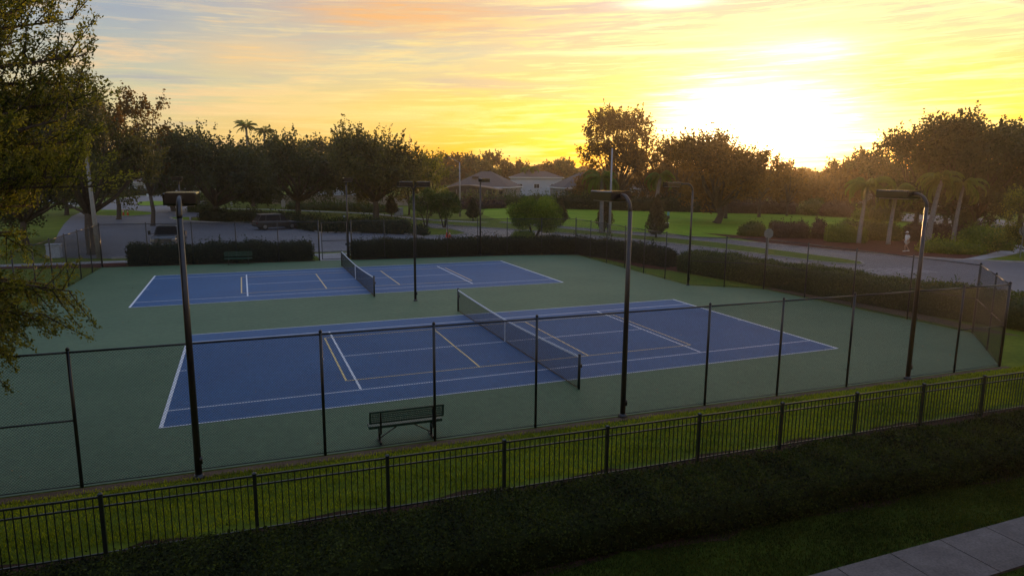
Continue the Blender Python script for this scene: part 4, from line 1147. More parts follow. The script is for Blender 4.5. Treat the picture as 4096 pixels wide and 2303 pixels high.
def pickup(loc, rz, label):
    r = thing('pickup_truck', (loc[0], loc[1], .007), label, 'pickup truck', None, rz)
    hw = 1.0; X = 2.9
    b = MB(); b.loft([ring(-X, hw * .95, hw * .95, .55, 1.22, 1.1), ring(-X + .1, hw, hw, .5, 1.25, 1.1), ring(.0, hw, hw, .45, 1.25, 1.1), ring(1.1, hw, hw * .95, .45, 1.27, 1.1), ring(X - .25, hw, hw * .90, .45, 1.22, 1.05), ring(X - .05, hw * .96, hw * .86, .5, 1.12, 1.0), ring(X, hw * .92, hw * .8, .55, 1.05, .95)])
    b.build('body', M['paintgrey'], r, bevel=.03)
    q = MB(); q.loft([[(-X + .15, -.85, 1.255), (-X + .15, .85, 1.255), (-X + .15, .85, 1.262), (-X + .15, -.85, 1.262)], [(-.9, -.85, 1.255), (-.9, .85, 1.255), (-.9, .85, 1.262), (-.9, -.85, 1.262)]]); q.build('cargo_bed', M['tyre'], r)
    c = MB(); zt = 1.90
    c.loft([[(x0, -w0, 1.24), (x1, -w1, zt), (x1, w1, zt), (x0, w0, 1.24)] for x0, x1, w0, w1 in ((-.85, -.75, .90, .76), (.2, .15, .93, .80), (1.35, .75, .90, .76))]); c.build('window_glass', M['glass'], r)
    f = MB(); f.loft([[(x, -w_, zt - .02), (x, -w_ * .85, zt + .07), (x, w_ * .85, zt + .07), (x, w_, zt - .02)] for x, w_ in ((-.8, .77), (-.4, .81), (.5, .81), (.82, .77))]); f.build('roof', M['paintgrey'], r, bevel=.02)
    p = MB()
    for s in (-1, 1):
        for xa, xb in ((-.85, -.75), (.22, .18), (1.36, .78)): p.bar((xa, s * .92, 1.24), (xb, s * .79, zt), .08, .04)
    p.build('pillars', M['paintgrey'], r)
    g_ = MB(); g_.box((X + .02, 0, .86), (.08, 1.2, .34))
    g_.build('grille', M['tyre'], r)
    for z in (.74, .83, .92, 1.0):
        q = MB(); q.box((X + .07, 0, z), (.03, 1.16, .035)); q.build('grille_bar', M['chrome'], r)
    q = MB(); q.box((X + .08, 0, .56), (.16, 1.9, .2)); q.build('front_bumper', M['chrome'], r, bevel=.03)
    q = MB(); q.box((-X - .06, 0, .6), (.14, 1.85, .2)); q.build('rear_bumper', M['chrome'], r, bevel=.03)
    for s in (-1, 1):
        q = MB(); q.box((X - .02, s * .80, .90), (.10, .32, .26)); q.build('headlight', M['chrome'], r, bevel=.02)
        q = MB(); q.box((-X, s * .88, .98), (.06, .14, .36)); q.build('tail_light', M['redlens'], r)
        m_ = MB(); m_.bar((1.15, s * .9, 1.32), (1.15, s * 1.28, 1.36), .04); m_.box((1.15, s * 1.33, 1.42), (.10, .20, .34)); m_.build('towing_mirror', M['tyre'], r, bevel=.015)
        for x in (-X + 1.15, X - 1.0): wheel(r, x, s * .87, .41, .27)


pickup((-15.6, 46.6), -math.pi / 2 - .08, 'grey pickup truck facing the courts with wide towing mirrors, behind the hedge')

# ---------------------------------------------------------------- street furniture
def cone(loc, label, h=.72):
    r = thing('traffic_cone', (loc[0], loc[1], .008), label, 'traffic cone', 'orange traffic cones by the roads')
    b = MB(); b.box((0, 0, .02), (.38, .38, .04)); b.build('base', M['cone'], r)
    c = MB(); c.lathe((0, 0, .04), [(.15, 0), (.03, h - .04), (.015, h - .03)], 14); c.build('cone_body', M['cone'], r, True)
    w = MB(); w.lathe((0, 0, .04), [(.15 - .12 * .55 + .006, h * .52), (.15 - .12 * .8 + .005, h * .76)], 14); w.build('reflective_band', M['conew'], r, True)


cone(G(311, 543.5), 'left of the two orange cones on the loop road grass island', .95); cone(G(322, 543.5), 'right of the two orange cones on the loop road grass island', .95)
cone(G(1125, 597), 'taller orange cone with pale top by the traffic island tip', .95); cone(G(1131.5, 597.5), 'shorter orange cone beside the taller one at the traffic island tip', .55)


def octagon(mb, c, rad, y, th=.01):
    vs = [];
    for yy in (y - th / 2, y + th / 2):
        for k in range(8):
            a = math.pi / 8 + k * math.pi / 4; vs.append((c[0] + rad * math.cos(a), yy, c[1] + rad * math.sin(a)))
    mb.add(vs, [tuple(range(8)), tuple(range(15, 7, -1))] + [(k, (k + 1) % 8, 8 + (k + 1) % 8, 8 + k) for k in range(8)])


def text(body, size, loc, rot, material, parent, name='lettering'):
    cu = bpy.data.curves.new(name, 'FONT'); cu.body = body; cu.size = size; cu.align_x = 'CENTER'; cu.align_y = 'CENTER'; cu.extrude = .003
    o = bpy.data.objects.new(name, cu); COL.objects.link(o)
    dg = bpy.context.evaluated_depsgraph_get(); me = bpy.data.meshes.new_from_object(o.evaluated_get(dg)); bpy.data.objects.remove(o)
    me.materials.append(material)
    q = link(name, me, parent, loc); q.rotation_euler = rot
    return q


def stop_sign(loc, rz, label, h=2.35, face=True):
    """local -Y is the side the lettering faces"""
    r = thing('stop_sign', (loc[0], loc[1], 0), label, 'stop sign', None, rz)
    p = MB(); p.bar((0, .03, 0), (0, .03, h + .05), .06, .04); p.build('post', M['signback'], r)
    pl = MB(); octagon(pl, (0, h - .32), .41, 0, .012); o = pl.build('sign_plate', M['signback'], r)
    fc = MB(); octagon(fc, (0, h - .32), .385, -.009, .004); fo = fc.build('sign_face', M['signred'], o)
    text('STOP', .27, (0, -.0125, h - .32), (math.pi / 2, 0, 0), M['signwhite'], o)
    return r


stop_sign((28.9, 22.7), math.pi * .93, 'grey back of an octagonal stop sign behind the right hedge', 2.45)
stop_sign((50.7, 17.2), math.pi * .9, 'grey green back of a stop sign at the right street corner', 2.6)
stop_sign(G(440, 521), -.5, 'red stop sign partly hidden behind the lamp head at the loop road', 2.7)
r = thing('round_sign', (*G(714, 541), 0), 'white sign on twin white posts behind the car park hedge', 'sign')
q = MB(); q.bar((-.12, 0, 0), (-.12, 0, 1.3), .07); q.bar((.12, 0, 0), (.12, 0, 1.3), .07); q.build('post', M['signwhite'], r)
q = MB(); q.box((0, -.06, 1.75), (.62, .05, .95)); q.box((0, -.06, 2.32), (.3, .05, .2)); q.build('sign_plate', M['signwhite'], r, bevel=.02)
r = thing('island_sign', (*G(377, 509), .12), 'small white sign standing on the loop island', 'sign')
q = MB(); q.bar((0, 0, 0), (0, 0, 1.2), .12); q.build('post', M['signwhite'], r)
q = MB(); q.box((0, -.08, 1.35), (1.0, .05, .55)); q.build('sign_plate', M['signwhite'], r, bevel=.02)
r = thing('fire_hydrant', (*G(583, 518), 0), 'pale fire hydrant on the grass near the beige wall', 'fire hydrant')
q = MB(); q.lathe((0, 0, 0), [(.2, 0), (.2, .05), (.13, .08), (.13, .55), (.17, .58), (.15, .68), (.05, .78)], 12); q.build('barrel', M['signwhite'], r, True)
q = MB(); q.tube([(-.24, 0, .45), (.24, 0, .45)], .07, 10); q.build('nozzle', M['signwhite'], r)
r = thing('utility_box', (*G(1003, 541), 0), 'small pale utility box under the oak row', 'utility box')
q = MB(); q.box((0, 0, .55), (1.2, .9, 1.1)); q.build('cabinet', M['stuccow'], r, bevel=.03); q = MB(); q.box((0, 0, 1.13), (1.3, 1.0, .06)); q.build('lid', M['stuccow'], r)
r = thing('utility_box', (*G(138, 648), 0), 'pale utility box on the mulch behind the feathery tree', 'utility box')
q = MB(); q.box((0, 0, .5), (.9, .8, 1.0)); q.build('cabinet', M['stuccow'], r, bevel=.03); q = MB(); q.box((0, 0, 1.03), (1.0, .9, .06)); q.build('lid', M['stuccow'], r)
# pet waste station on the lawn edge
r = thing('waste_station', (*G(1679, 575), 0), 'small post with blue sign, dark dispenser and lidded bin on the lawn edge', 'waste station')
q = MB(); q.bar((0, 0, 0), (0, 0, 2.0), .06); q.build('post', M['bronze'], r)
q = MB(); q.box((0, -.05, 1.85), (.32, .03, .45)); q.build('sign_plate', M['signblue'], r)
q = MB(); q.box((0, -.08, 1.4), (.28, .16, .34)); q.build('bag_dispenser', M['bronze'], r)
q = MB(); q.lathe((-.12, -.12, .05), [(.18, 0), (.21, .62)], 14); q.build('bin', M['bronze'], r, True)
q = MB(); q.lathe((-.12, -.12, .68), [(.24, 0), (.22, .06), (.05, .10)], 14); q.build('bin_lid', M['signwhite'], r, True)
# small posts by the sidewalk
r = thing('utility_marker', (*G(866, 560), 0), 'short pale post on the grass between the car park hedge and path', 'marker post')
q = MB(); q.box((0, 0, .45), (.22, .16, .9)); q.box((0, 0, .93), (.26, .20, .05)); q.build('marker_post', M['stuccow'], r)
# crosswalk bars
m = MB()
for k in range(7):
    a = Vector((31.2, 14.2)) + Vector((.62, -.12)) * k * 1.15
    d = Vector((-.05, 1.0)); q = Vector((1, .05))
    m.poly([tuple(a), tuple(a + q * .32), tuple(a + q * .32 + d * 2.6), tuple(a + d * 2.6)], .0125)
m.flat = True
structure(m.build('crosswalk_marking', M['worn']))

# beige perimeter wall and white fence
w = thing('perimeter_wall', (*G(688, 513), 0), 'long low beige wall behind the oak row', 'wall')
a = Vector((*G(688, 513), 0)); b = Vector((*G(1140, 519), 0)); ln_ = (b - a).length; rz = math.atan2((b - a).y, (b - a).x)
q = MB(); q.box((*((b - a) / 2).xy, .9), (ln_, .2, 1.8), rz); q.build('wall_panel', M['stucco'], w)
q = MB(); q.box((*((b - a) / 2).xy, 1.84), (ln_ + .1, .3, .08), rz); q.build('coping', M['stucco'], w)
for k in range(9):
    c = (b - a) * (k / 8); q = MB(); q.box((c.x, c.y - .05, .96), (.4, .4, 1.92), rz); q.build('pier', M['stucco'], w)
w = thing('vinyl_fence', (*G(326, 484), 0), 'long white panel fence beyond the turning loop', 'fence')
a = Vector((*G(326, 484), 0)); b = Vector((*G(408, 484), 0)); ln_ = (b - a).length; rz = math.atan2((b - a).y, (b - a).x)
for k in range(8):
    c = (b - a) * ((k + .5) / 8); q = MB(); q.box((c.x, c.y, .95), (ln_ / 8 - .2, .06, 1.7), rz); q.build('fence_panel', M['vinyl'], w)
for k in range(9):
    c = (b - a) * (k / 8); q = MB(); q.box((c.x, c.y, 1.0), (.18, .18, 2.0), rz); q.build('post', M['vinyl'], w)


# ---------------------------------------------------------------- houses
def house(loc, rz, w, d, eave, ridge, label, wall, roofm, feat='window', hip=True, over=.5, lanai=False, garage=False, vent=False):
    """front faces local -Y; hip (ridge along X) or gable roof with overhang"""
    r = thing('house', (loc[0], loc[1], 0), label, 'house', 'houses beyond the park', rz)
    b = MB(); b.box((0, 0, eave / 2), (w, d, eave)); b.build('wall', wall, r)
    X, Y = w / 2 + over, d / 2 + over
    f = MB(); hx = max(.2, X - Y) if hip else X
    if hip and hx < .3: hx = .6
    z0 = eave + .02
    vs = [(-X, -Y, z0), (X, -Y, z0), (X, Y, z0), (-X, Y, z0), (-X, -Y, z0 + .18), (X, -Y, z0 + .18), (X, Y, z0 + .18), (-X, Y, z0 + .18), (-hx, 0, ridge), (hx, 0, ridge)]
    f.add(vs, [(0, 3, 2, 1), (0, 1, 5, 4), (1, 2, 6, 5), (2, 3, 7, 6), (3, 0, 4, 7), (4, 5, 9, 8), (6, 7, 8, 9), (5, 6, 9), (7, 4, 8)])
    ro = f.build('roof', roofm, r)
    fa = MB()
    for (p, q_) in (((-X, -Y), (X, -Y)), ((X, -Y), (X, Y)), ((-X, -Y), (-X, Y))):
        fa.bar((p[0], p[1], z0 + .08), (q_[0], q_[1], z0 + .08), .07, .24)
    fa.build('fascia', M['white'], ro)
    if vent:
        v_ = MB(); v_.box((-w * .12, -Y * .50, eave + (ridge - eave) * .62), (1.6, .8, .5)); v_.build('roof_vent', M['screen'], ro)
    n = max(2, int(w / 4))
    for k in range(n):
        x = -w / 2 + (k + .5) * w / n
        if garage and k == n - 1:
            gd = MB(); gd.box((x, -d / 2 - .02, 1.15), (w / n * .82, .06, 2.3)); go = gd.build('garage_door', M['white'], r)
            gl = MB()
            for z in (.6, 1.15, 1.7): gl.box((x, -d / 2 - .055, z), (w / n * .8, .012, .03))
            gl.build('panel_groove', M['stuccog'], go)
            continue
        q = MB(); q.box((x, -d / 2 - .03, eave * .55), (1.5, .06, 1.2)); wo = q.build('window', M['window'], r)
        q = MB()
        for (cx_, cz, sx, sz) in ((0, .64, 1.7, .1), (0, -.64, 1.7, .1), (.8, 0, .1, 1.2), (-.8, 0, .1, 1.2), (0, 0, .05, 1.2)): q.box((x + cx_, -d / 2 - .045, eave * .55 + cz), (sx, .07, sz))
        q.build('window_frame', M['white'], wo)
    # side windows
    for s in (-1, 1):
        q = MB(); q.box((s * (w / 2 + .03), 0, eave * .55), (.06, 1.4, 1.2)); q.build('window', M['window'], r)
    if lanai:
        lw = w * .86; ld = 4.2; y0 = -d / 2
        q = MB(); q.box((-w * .04, y0 - ld / 2 - .08, 1.25), (lw, ld, 2.5)); so = q.build('screen_enclosure', M['screen'], r)
        q = MB(); x0, x1 = -w * .04 - lw / 2 - .3, -w * .04 + lw / 2 + .5; xm = x0 + (x1 - x0) * .45
        prof = [(x0, 2.75), (x0 + (xm - x0) * .5, 3.35), (xm, 3.45), (x0 + (x1 - x0) * .75, 3.0), (x1, 2.45)]
        q.loft([[(x, y0 - ld - .4, z), (x, y0 - .06, z), (x, y0 - .06, z + .22), (x, y0 - ld - .4, z + .22)] for x, z in prof]); q.build('enclosure_roof', M['shinglet'], so)
        q = MB(); q.loft([[(x, y0 - ld - .1, 2.4), (x, y0 - ld + .1, 2.4), (x, y0 - ld + .1, z), (x, y0 - ld - .1, z)] for x, z in prof]); q.build('enclosure_gable', M['screen'], so)
        for k in range(6):
            x = x0 + .4 + (x1 - x0 - .8) * k / 5; q = MB(); q.box((x, y0 - ld - .16, 1.25), (.10, .06, 2.5)); q.build('post', M['stuccog'], so)
    return r


x, y = at(1222, 178)
house((x, y), -.62, 15.5, 13, 2.9, 7.0, 'grey hip roofed house with a curved screened porch, right slope lit by sunset', M['stuccog'], M['shingle'], lanai=True, vent=True)
x, y = at(1345, 205)
house((x, y), -.35, 15, 9, 5.2, 7.2, 'two storey pale blue walled house behind the drooping palm', M['stuccow'], M['shingle'])
x, y = at(1462, 176)
house((x, y), -.15, 14, 12, 2.9, 6.9, 'dark gabled house with tan left slope behind the tall airy tree', M['stuccog'], M['shingle'], lanai=True)
x, y = at(1620, 172)
house((x, y), -.55, 11, 11, 3.0, 6.0, 'tan roofed house with porch canopy behind the middle court light', M['stuccog'], M['shinglet'])
x, y = at(2205, 160)
house((x, y), -.75, 13, 10, 3.1, 6.6, 'pale house with white garage door behind the leftmost palm', M['stuccog'], M['shingle'], garage=True)
x, y = at(2075, 190)
house((x, y), -.6, 14, 10, 3.0, 5.8, 'far pale house low behind the distant hedges', M['stuccog'], M['shinglet'], garage=True)
x, y = at(2425, 140)
house((x, y), -1.1, 14, 11, 3.4, 6.2, 'pale house behind the trunks of the biggest shade tree', M['stuccow'], M['shingle'], garage=True)
x, y = at(425, 205)
house((x, y), .12, 18, 10, 3.0, 5.6, 'white house with garage door beyond the turning loop', M['stuccow'], M['shingle'], garage=True)
x, y = at(860, 165)
house((x, y), -.25, 16, 10, 3.2, 6.0, 'white gabled house behind the beige wall and oaks', M['stuccow'], M['shingle'], hip=False)
x, y = at(620, 185)
house((x, y), -.1, 14, 10, 3.0, 5.4, 'beige house glimpsed between the dark oaks', M['stucco'], M['shingle'])
x, y = at(150, 165)
house((x, y), .3, 16, 10, 3.0, 5.6, 'white house glimpsed through the feathery near tree', M['stuccow'], M['shingle'])

# ---------------------------------------------------------------- walking person
def person(loc, rz, label):
    r = thing('person', (loc[0], loc[1], .004), label, 'person', None, rz)   # local +X is forward
    def skin_obj(name, V, E, rad, material, sub=2):
        me = bpy.data.meshes.new(name); me.from_pydata(V, E, []); me.update()
        o = link(name, me, r)
        md = o.modifiers.new('skin', 'SKIN'); me.skin_vertices or None
        for i, q in enumerate(rad): me.skin_vertices[0].data[i].radius = (q, q) if not hasattr(q, '__len__') else q
        me.skin_vertices[0].data[0].use_root = True
        sb = o.modifiers.new('sub', 'SUBSURF'); sb.levels = 1; sb.render_levels = sub
        me.materials.append(material); md.use_smooth_shade = True
        return o
    bp_ = bpy.data.meshes.new('x'); bpy.data.meshes.remove(bp_)
    V = [(0, 0, .95), (0, 0, 1.15), (.01, 0, 1.35), (.02, 0, 1.47), (.04, 0, 1.53), (.06, 0, 1.62), (.06, 0, 1.73),            # 0-6 spine, head
         (.01, .17, 1.42), (-.08, .24, 1.15), (.06, .24, .92), (.08, .235, .84),                                               # 7-10 arm back
         (.01, -.17, 1.42), (.02, -.24, 1.15), (.20, -.22, 1.00), (.28, -.21, .98),                                           # 11-14 arm forward
         (0, .09, .90), (.20, .10, .50), (.16, .10, .09), (.27, .10, .05),                                                     # 15-18 front leg
         (0, -.09, .90), (-.06, -.10, .49), (-.30, -.10, .13), (-.24, -.10, .05)]                                              # 19-22 back leg
    E = [(0, 1), (1, 2), (2, 3), (3, 4), (4, 5), (5, 6), (2, 7), (7, 8), (8, 9), (9, 10), (2, 11), (11, 12), (12, 13), (13, 14), (0, 15), (15, 16), (16, 17), (17, 18), (0, 19), (19, 20), (20, 21), (21, 22)]
    rad = [(.15, .12), (.13, .11), (.15, .10), .06, .055, .095, .07, .06, .043, .032, .03, .06, .043, .032, .03, .085, .055, .04, .035, .085, .055, .04, .035]
    skin_obj('body', V, E, rad, M['skin'])
    # fingers of each hand
    hm = MB()
    for hx, hy, hz, dx, dz in ((.085, .235, .80, .02, -1), (.33, -.21, .965, .9, -.35)):
        for k in range(4):
            yy = hy - .027 + .018 * k; l = (.065, .075, .07, .055)[k]
            hm.tube([(hx, yy, hz), (hx + dx * l * .5, yy, hz + dz * l * .5), (hx + dx * l * .8 + .012, yy, hz + dz * l * .9)], [.009, .008, .006], 6)
        hm.tube([(hx - .005, hy + .03, hz + .03), (hx + .03, hy + .045, hz + .0), (hx + .04, hy + .04, hz - .02)], [.010, .009, .007], 6)
    hm.build('hands', M['skin'], r, True)
    V = [(0, 0, .92), (0, 0, 1.12), (.01, 0, 1.34), (.015, 0, 1.44), (.01, .17, 1.42), (-.05, .235, 1.22), (.01, -.17, 1.42), (.01, -.235, 1.22)]
    skin_obj('shirt', V, [(0, 1), (1, 2), (2, 3), (2, 4), (4, 5), (2, 6), (6, 7)], [(.20, .155), (.175, .14), (.18, .13), .085, .095, .075, .095, .075], M['shirt'])
    V = [(0, 0, .93), (0, .10, .86), (.12, .105, .62), (0, -.10, .86), (-.04, -.105, .60)]
    skin_obj('shorts', V, [(0, 1), (1, 2), (0, 3), (3, 4)], [(.17, .14), .12, .095, .12, .095], M['shorts'])
    for (x, y_, z, t) in ((.22, .10, .045, 0), (-.24, -.10, .06, .5)):
        s = MB(); s.loft([[(x - .12, y_ - .04, z - .04), (x - .12, y_ + .04, z - .04), (x - .12, y_ + .035, z + .04), (x - .12, y_ - .035, z + .04)],
                          [(x + .02, y_ - .05, z - .04 - t * .01), (x + .02, y_ + .05, z - .04 - t * .01), (x + .02, y_ + .035, z + .04), (x + .02, y_ - .035, z + .04)],
                          [(x + .16, y_ - .035, z - .045), (x + .16, y_ + .035, z - .045), (x + .16, y_ + .03, z), (x + .16, y_ - .03, z)]])
        s.build('shoe', M['shoe'], r, True, bevel=.01)
    hr = MB(); hr.lathe((.045, 0, 1.62), [(.100, 0), (.105, .05), (.09, .10)], 12); hr.build('hair', M['hair'], r, True)
    cp = MB(); cp.lathe((.055, 0, 1.69), [(.112, 0), (.108, .05), (.075, .10), (.02, .125)], 14)
    cp.loft([[(.14, -.07, 1.70), (.14, .07, 1.70), (.14, .07, 1.712), (.14, -.07, 1.712)], [(.25, -.045, 1.685), (.25, .045, 1.685), (.25, .045, 1.695), (.25, -.045, 1.695)]]); cp.build('cap', M['shirt'], r, True)
    fc = MB(); fc.loft([[(.150, -.012, 1.60), (.150, .012, 1.60), (.150, .008, 1.65), (.150, -.008, 1.65)], [(.178, -.008, 1.605), (.178, .008, 1.605), (.17, .005, 1.63), (.17, -.005, 1.63)]])
    fc.build('nose', M['skin'], r)
    ey = MB(); ey.box((.150, .033, 1.655), (.012, .02, .010)); ey.box((.150, -.033, 1.655), (.012, .02, .010)); ey.build('eyes', M['hair'], r)
    mo = MB(); mo.box((.148, 0, 1.575), (.012, .045, .010)); mo.build('mouth', M['redlens'], r)
    for s in (-1, 1):
        e_ = MB(); e_.tube([(.05, s * .095, 1.605), (.05, s * .108, 1.64), (.05, s * .095, 1.67)], [.012, .018, .012], 6); e_.build('ear', M['skin'], r, True)


person(G(2279, 632.5), math.pi - .35, 'person in white shirt, pale shorts and white cap walking past the palms')

# ---------------------------------------------------------------- light, sky, camera
SUN_AZ, SUN_EL = R(42.6), R(2.6)
sd = Vector((math.sin(SUN_AZ) * math.cos(SUN_EL), math.cos(SUN_AZ) * math.cos(SUN_EL), math.sin(SUN_EL)))
li = bpy.data.lights.new('sun', 'SUN'); li.energy = 2.0; li.angle = R(.6); li.color = (1.0, .56, .24)
so = bpy.data.objects.new('sun', li); COL.objects.link(so); so.rotation_euler = sd.to_track_quat('Z', 'Y').to_euler()

wd = bpy.data.worlds.new('World'); S.world = wd; wd.use_nodes = True
t = wd.node_tree; N = t.nodes; Lk = t.links
for n in list(N): N.remove(n)
out = N.new('ShaderNodeOutputWorld'); tc = N.new('ShaderNodeTexCoord')


def mth(op, a, b=None, c=None, clamp=False):
    n = N.new('ShaderNodeMath'); n.operation = op; n.use_clamp = clamp
    for i, q in enumerate((a, b, c)):
        if q is None: continue
        if hasattr(q, 'is_output') or hasattr(q, 'node'): Lk.new(q, n.inputs[i])
        else: n.inputs[i].default_value = q
    return n.outputs[0]


def dotp(v):
    n = N.new('ShaderNodeVectorMath'); n.operation = 'DOT_PRODUCT'; Lk.new(tc.outputs['Generated'], n.inputs[0]); n.inputs[1].default_value = v
    return n.outputs['Value']


fw = dotp((math.sin(SUN_AZ), math.cos(SUN_AZ), 0)); sdv = dotp((math.cos(SUN_AZ), -math.sin(SUN_AZ), 0)); up = dotp((0, 0, 1))
az = mth('MULTIPLY', mth('ARCTAN2', sdv, fw), 57.2958)      # degrees, + to the right of the sun
el = mth('MULTIPLY', mth('ARCSINE', up), 57.2958)


def ramp(fac, stops, interp='EASE'):
    n = N.new('ShaderNodeValToRGB'); n.color_ramp.interpolation = interp; e = n.color_ramp.elements
    while len(e) < len(stops): e.new(.5)
    for q, (p, c) in zip(e, stops): q.position = p; q.color = (*c, 1)
    Lk.new(fac, n.inputs['Fac']); return n.outputs['Color']


def mixc(f, a, b, mode='MIX'):
    n = N.new('ShaderNodeMix'); n.data_type = 'RGBA'; n.blend_type = mode; n.clamp_factor = True
    if hasattr(f, 'node'): Lk.new(f, n.inputs[0])
    else: n.inputs[0].default_value = f
    for i, q in ((6, a), (7, b)):
        if hasattr(q, 'node'): Lk.new(q, n.inputs[i])
        else: n.inputs[i].default_value = (*q, 1)
    return n.outputs[2]


def lin(r_, g_, b_): return tuple(((c / 255) / 12.92 if c <= 10 else (((c / 255) + .055) / 1.055) ** 2.4) for c in (r_, g_, b_))


eln = mth('MULTIPLY', el, 1 / 90, clamp=True)       # 0..1 = 0..90 deg
P_ = lambda d: d / 90
far_c = ramp(eln, [(0, lin(244, 190, 104)), (P_(2.5), lin(232, 200, 130)), (P_(5.5), lin(204, 196, 158)), (P_(9.5), lin(164, 172, 176)), (P_(14), lin(140, 154, 184)), (P_(32), lin(150, 170, 208)), (1, lin(146, 170, 216))], 'LINEAR')
mid_c = ramp(eln, [(0, lin(255, 140, 6)), (P_(2), lin(255, 180, 14)), (P_(5), lin(250, 200, 50)), (P_(9), lin(216, 198, 146)), (P_(13.5), lin(190, 180, 176)), (P_(32), lin(154, 168, 204)), (1, lin(146, 170, 216))], 'LINEAR')
near_c = ramp(eln, [(0, lin(255, 140, 0)), (P_(1.6), lin(255, 182, 0)), (P_(4), lin(252, 204, 0)), (P_(7), lin(242, 198, 60)), (P_(10), lin(226, 188, 136)), (P_(14), lin(206, 178, 174)), (P_(32), lin(158, 166, 198)), (1, lin(146, 170, 216))], 'LINEAR')
# streaky clouds: noise over azimuth and elevation, drawn out sideways
def noise(sx, sy, det, dist, off, slope=-.045, rough=.6):
    cv = N.new('ShaderNodeCombineXYZ')
    Lk.new(mth('MULTIPLY', az, sx), cv.inputs[0]); Lk.new(mth('MULTIPLY', mth('ADD', el, mth('MULTIPLY', az, slope)), sy), cv.inputs[1])
    n = N.new('ShaderNodeTexNoise'); n.inputs['Scale'].default_value = 1; n.inputs['Detail'].default_value = det; n.inputs['Roughness'].default_value = rough; n.inputs['Distortion'].default_value = dist
    mp = N.new('ShaderNodeMapping'); mp.inputs['Location'].default_value = off; Lk.new(cv.outputs[0], mp.inputs['Vector']); Lk.new(mp.outputs[0], n.inputs['Vector']); return n.outputs['Fac']
nA = noise(.045, .30, 6, .5, (3.1, 1.2, 0)); nB = noise(.10, 1.15, 7, .5, (7.7, 4.2, 0), -.03); nC = noise(.03, .25, 3, .3, (1.0, 9.0, 0)); nD = noise(.16, 3.2, 6, .3, (2.2, 6.1, 0), -.02, .65)
azw = mth('ADD', az, mth('MULTIPLY', mth('SUBTRACT', nC, .5), 26))
aw = mth('ABSOLUTE', azw)
f1 = mth('SUBTRACT', 1, mth('DIVIDE', mth('SUBTRACT', aw, 7), 20), clamp=True)      # near the sun
f2 = mth('SUBTRACT', 1, mth('DIVIDE', mth('SUBTRACT', aw, 22), 26), clamp=True)     # half way
col = mixc(f2, far_c, mid_c); col = mixc(f1, col, near_c)
low = mth('SUBTRACT', 1, mth('DIVIDE', el, 60), clamp=True)
rise = mth('MULTIPLY', el, .16, clamp=True)
cl = mth('MULTIPLY', mth('SUBTRACT', mth('ADD', mth('MULTIPLY', nA, .5), mth('MULTIPLY', nB, .5)), .495), 12.0, clamp=True)
# glow round the hidden sun
def gauss(a0, sa, e0, se, wob=0):
    x = mth('DIVIDE', mth('SUBTRACT', az, a0), sa); y = mth('DIVIDE', mth('SUBTRACT', el, e0), se)
    q = mth('ADD', mth('MULTIPLY', x, x), mth('MULTIPLY', y, y))
    if wob: q = mth('ADD', q, mth('MULTIPLY', mth('SUBTRACT', mth('ADD', mth('MULTIPLY', nB, .4), mth('MULTIPLY', nD, .6)), .5), wob))
    return mth('EXPONENT', mth('MULTIPLY', q, -1))
def scl(c, f):
    n = N.new('ShaderNodeVectorMath'); n.operation = 'SCALE'; n.inputs[0].default_value = c; Lk.new(f, n.inputs['Scale']); return n.outputs[0]
def addv(a, b):
    n = N.new('ShaderNodeVectorMath'); n.operation = 'ADD'; Lk.new(a, n.inputs[0]); Lk.new(b, n.inputs[1]); return n.outputs[0]
g2 = gauss(-3, 19, 1.0, 6.0, 2.2)
col = addv(col, scl((.42, .24, .0), g2))
bright = mixc(f2, lin(246, 200, 148), lin(255, 222, 118)); bright = mixc(f1, bright, (1.15, 1.0, .42))
col = mixc(mth('MULTIPLY', mth('MULTIPLY', cl, low), .80), col, bright)
pk = mth('MULTIPLY', mth('SUBTRACT', .47, mth('ADD', mth('MULTIPLY', nA, .7), mth('MULTIPLY', nB, .3))), 9, clamp=True)
col = mixc(mth('MULTIPLY', mth('MULTIPLY', pk, rise), mth('MULTIPLY', low, .8)), col, mixc(f2, lin(146, 152, 174), mixc(f1, lin(206, 178, 146), lin(228, 186, 128))))
# fine bright filaments
fi_ = mth('MULTIPLY', mth('SUBTRACT', nD, .52), 9, clamp=True)
col = mixc(mth('MULTIPLY', mth('MULTIPLY', fi_, low), mth('ADD', .32, mth('MULTIPLY', f2, .33))), col, mixc(f2, lin(250, 214, 160), mixc(f1, lin(255, 236, 130), (1.3, 1.15, .55))))
# rosy cloud bank high up left of the glow and a paler one below it
g5 = gauss(-29, 9, 12.2, 1.5, 5.0); col = mixc(mth('MULTIPLY', g5, .8, clamp=True), col, lin(244, 176, 100))
g6 = gauss(-41, 5.5, 8.8, 1.3, 5.0); col = mixc(mth('MULTIPLY', g6, .7, clamp=True), col, lin(240, 196, 134))
g1 = gauss(-1.4, 6.1, 3.3, 3.6, 9); g3 = gauss(-8.5, 2.9, 13.0, .34, 3.5); g4 = gauss(-8.5, 8.5, 9.5, .22, 1.5); g7 = gauss(2.0, 3.6, 9.2, 1.0, 5)
col = addv(col, scl((5.5, 4.4, 2.6), g1))
lined = mth('SUBTRACT', el, mth('SUBTRACT', 12.9, mth('MULTIPLY', mth('SUBTRACT', az, 8.1), .305)))
lg = mth('EXPONENT', mth('MULTIPLY', mth('MULTIPLY', mth('DIVIDE', lined, .12), mth('DIVIDE', lined, .12)), -1)); msk = mth('MULTIPLY', mth('GREATER_THAN', az, 6.5), mth('MULTIPLY', mth('SUBTRACT', 16.5, az), .2, clamp=True))
col = addv(col, scl((.45, .36, .18), mth('MULTIPLY', lg, msk)))
col = addv(col, scl((1.2, 1.1, .9), g3)); col = addv(col, scl((.6, .55, .3), g4)); col = addv(col, scl((.7, .7, .5), g7))
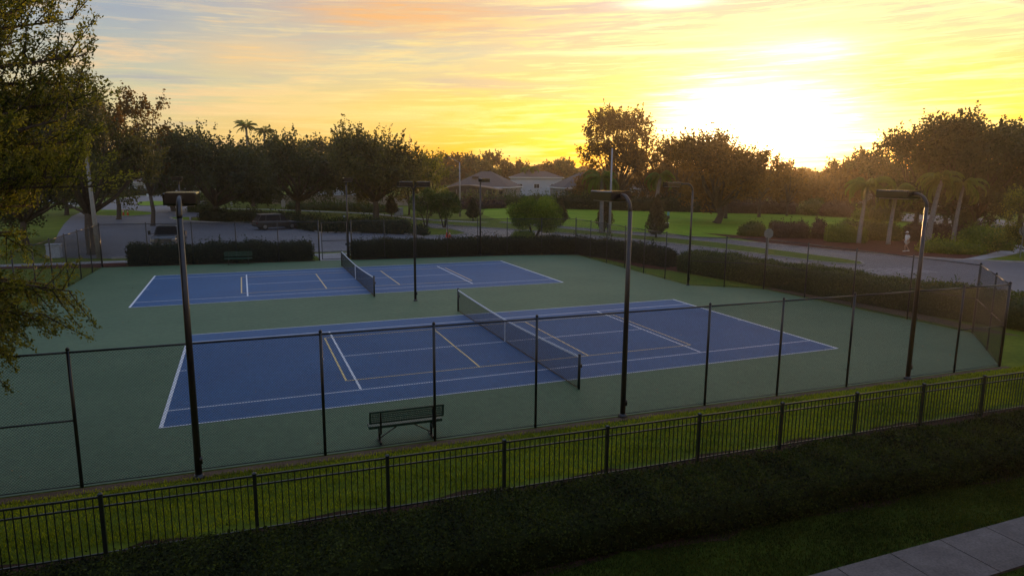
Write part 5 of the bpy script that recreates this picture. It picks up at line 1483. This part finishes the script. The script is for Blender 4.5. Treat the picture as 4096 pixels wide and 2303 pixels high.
# below the horizon
dk = mth('GREATER_THAN', up, -.002)
col = mixc(dk, (.05, .045, .035), col)
bg = N.new('ShaderNodeBackground'); Lk.new(col, bg.inputs['Color']); bg.inputs['Strength'].default_value = .80
sk = N.new('ShaderNodeTexSky'); sk.sky_type = 'NISHITA'; sk.sun_disc = False; sk.sun_elevation = SUN_EL; sk.sun_rotation = SUN_AZ; sk.altitude = 0; sk.air_density = 1; sk.dust_density = 1.0
bg2 = N.new('ShaderNodeBackground'); Lk.new(sk.outputs[0], bg2.inputs['Color']); bg2.inputs['Strength'].default_value = .05
ad = N.new('ShaderNodeAddShader'); Lk.new(bg.outputs[0], ad.inputs[0]); Lk.new(bg2.outputs[0], ad.inputs[1]); Lk.new(ad.outputs[0], out.inputs['Surface'])
wd.cycles.sampling_method = 'MANUAL'; wd.cycles.sample_map_resolution = 1024

GLARE_HAZE = 1
if GLARE_HAZE:
    m = MB(); m.box((90, 120, 12), (420, 320, 27)); o = m.build('glare_haze', None)  # added volume that imitates orange lens glare near the sun
    o.data.materials.clear()
    hm_ = bpy.data.materials.new('glare_haze'); hm_.use_nodes = True; tt = hm_.node_tree
    for n in list(tt.nodes): tt.nodes.remove(n)
    oo = tt.nodes.new('ShaderNodeOutputMaterial'); pv = tt.nodes.new('ShaderNodeVolumePrincipled')
    pv.inputs['Color'].default_value = (1.0, .86, .66, 1); pv.inputs['Density'].default_value = .0004; pv.inputs['Anisotropy'].default_value = .72
    tt.links.new(pv.outputs[0], oo.inputs['Volume']); o.data.materials.append(hm_)
    tag(o, 'thin warm volume standing in for lens glare round the sun', None, None, 'stuff')

cam = bpy.data.cameras.new('camera'); co = bpy.data.objects.new('camera', cam); COL.objects.link(co)
cam.sensor_width = 36; cam.lens = 36 * 2690.04 / 4096; cam.clip_end = 4000; cam.clip_start = .05
mw = Matrix(((RGT[0], UPV[0], -FWD[0], CAM[0]), (RGT[1], UPV[1], -FWD[1], CAM[1]), (RGT[2], UPV[2], -FWD[2], CAM[2]), (0, 0, 0, 1)))
co.matrix_world = mw
S.camera = co
S.view_settings.view_transform = 'Standard'; S.view_settings.look = 'None'; S.view_settings.exposure = .2; S.view_settings.gamma = 1
S.render.engine = 'CYCLES'
S.cycles.use_denoising = True; S.cycles.denoiser = 'OPENIMAGEDENOISE'
S.cycles.max_bounces = 6; S.cycles.diffuse_bounces = 3; S.cycles.glossy_bounces = 2; S.cycles.transmission_bounces = 3; S.cycles.volume_bounces = 0; S.cycles.transparent_max_bounces = 4
S.cycles.sample_clamp_indirect = 8
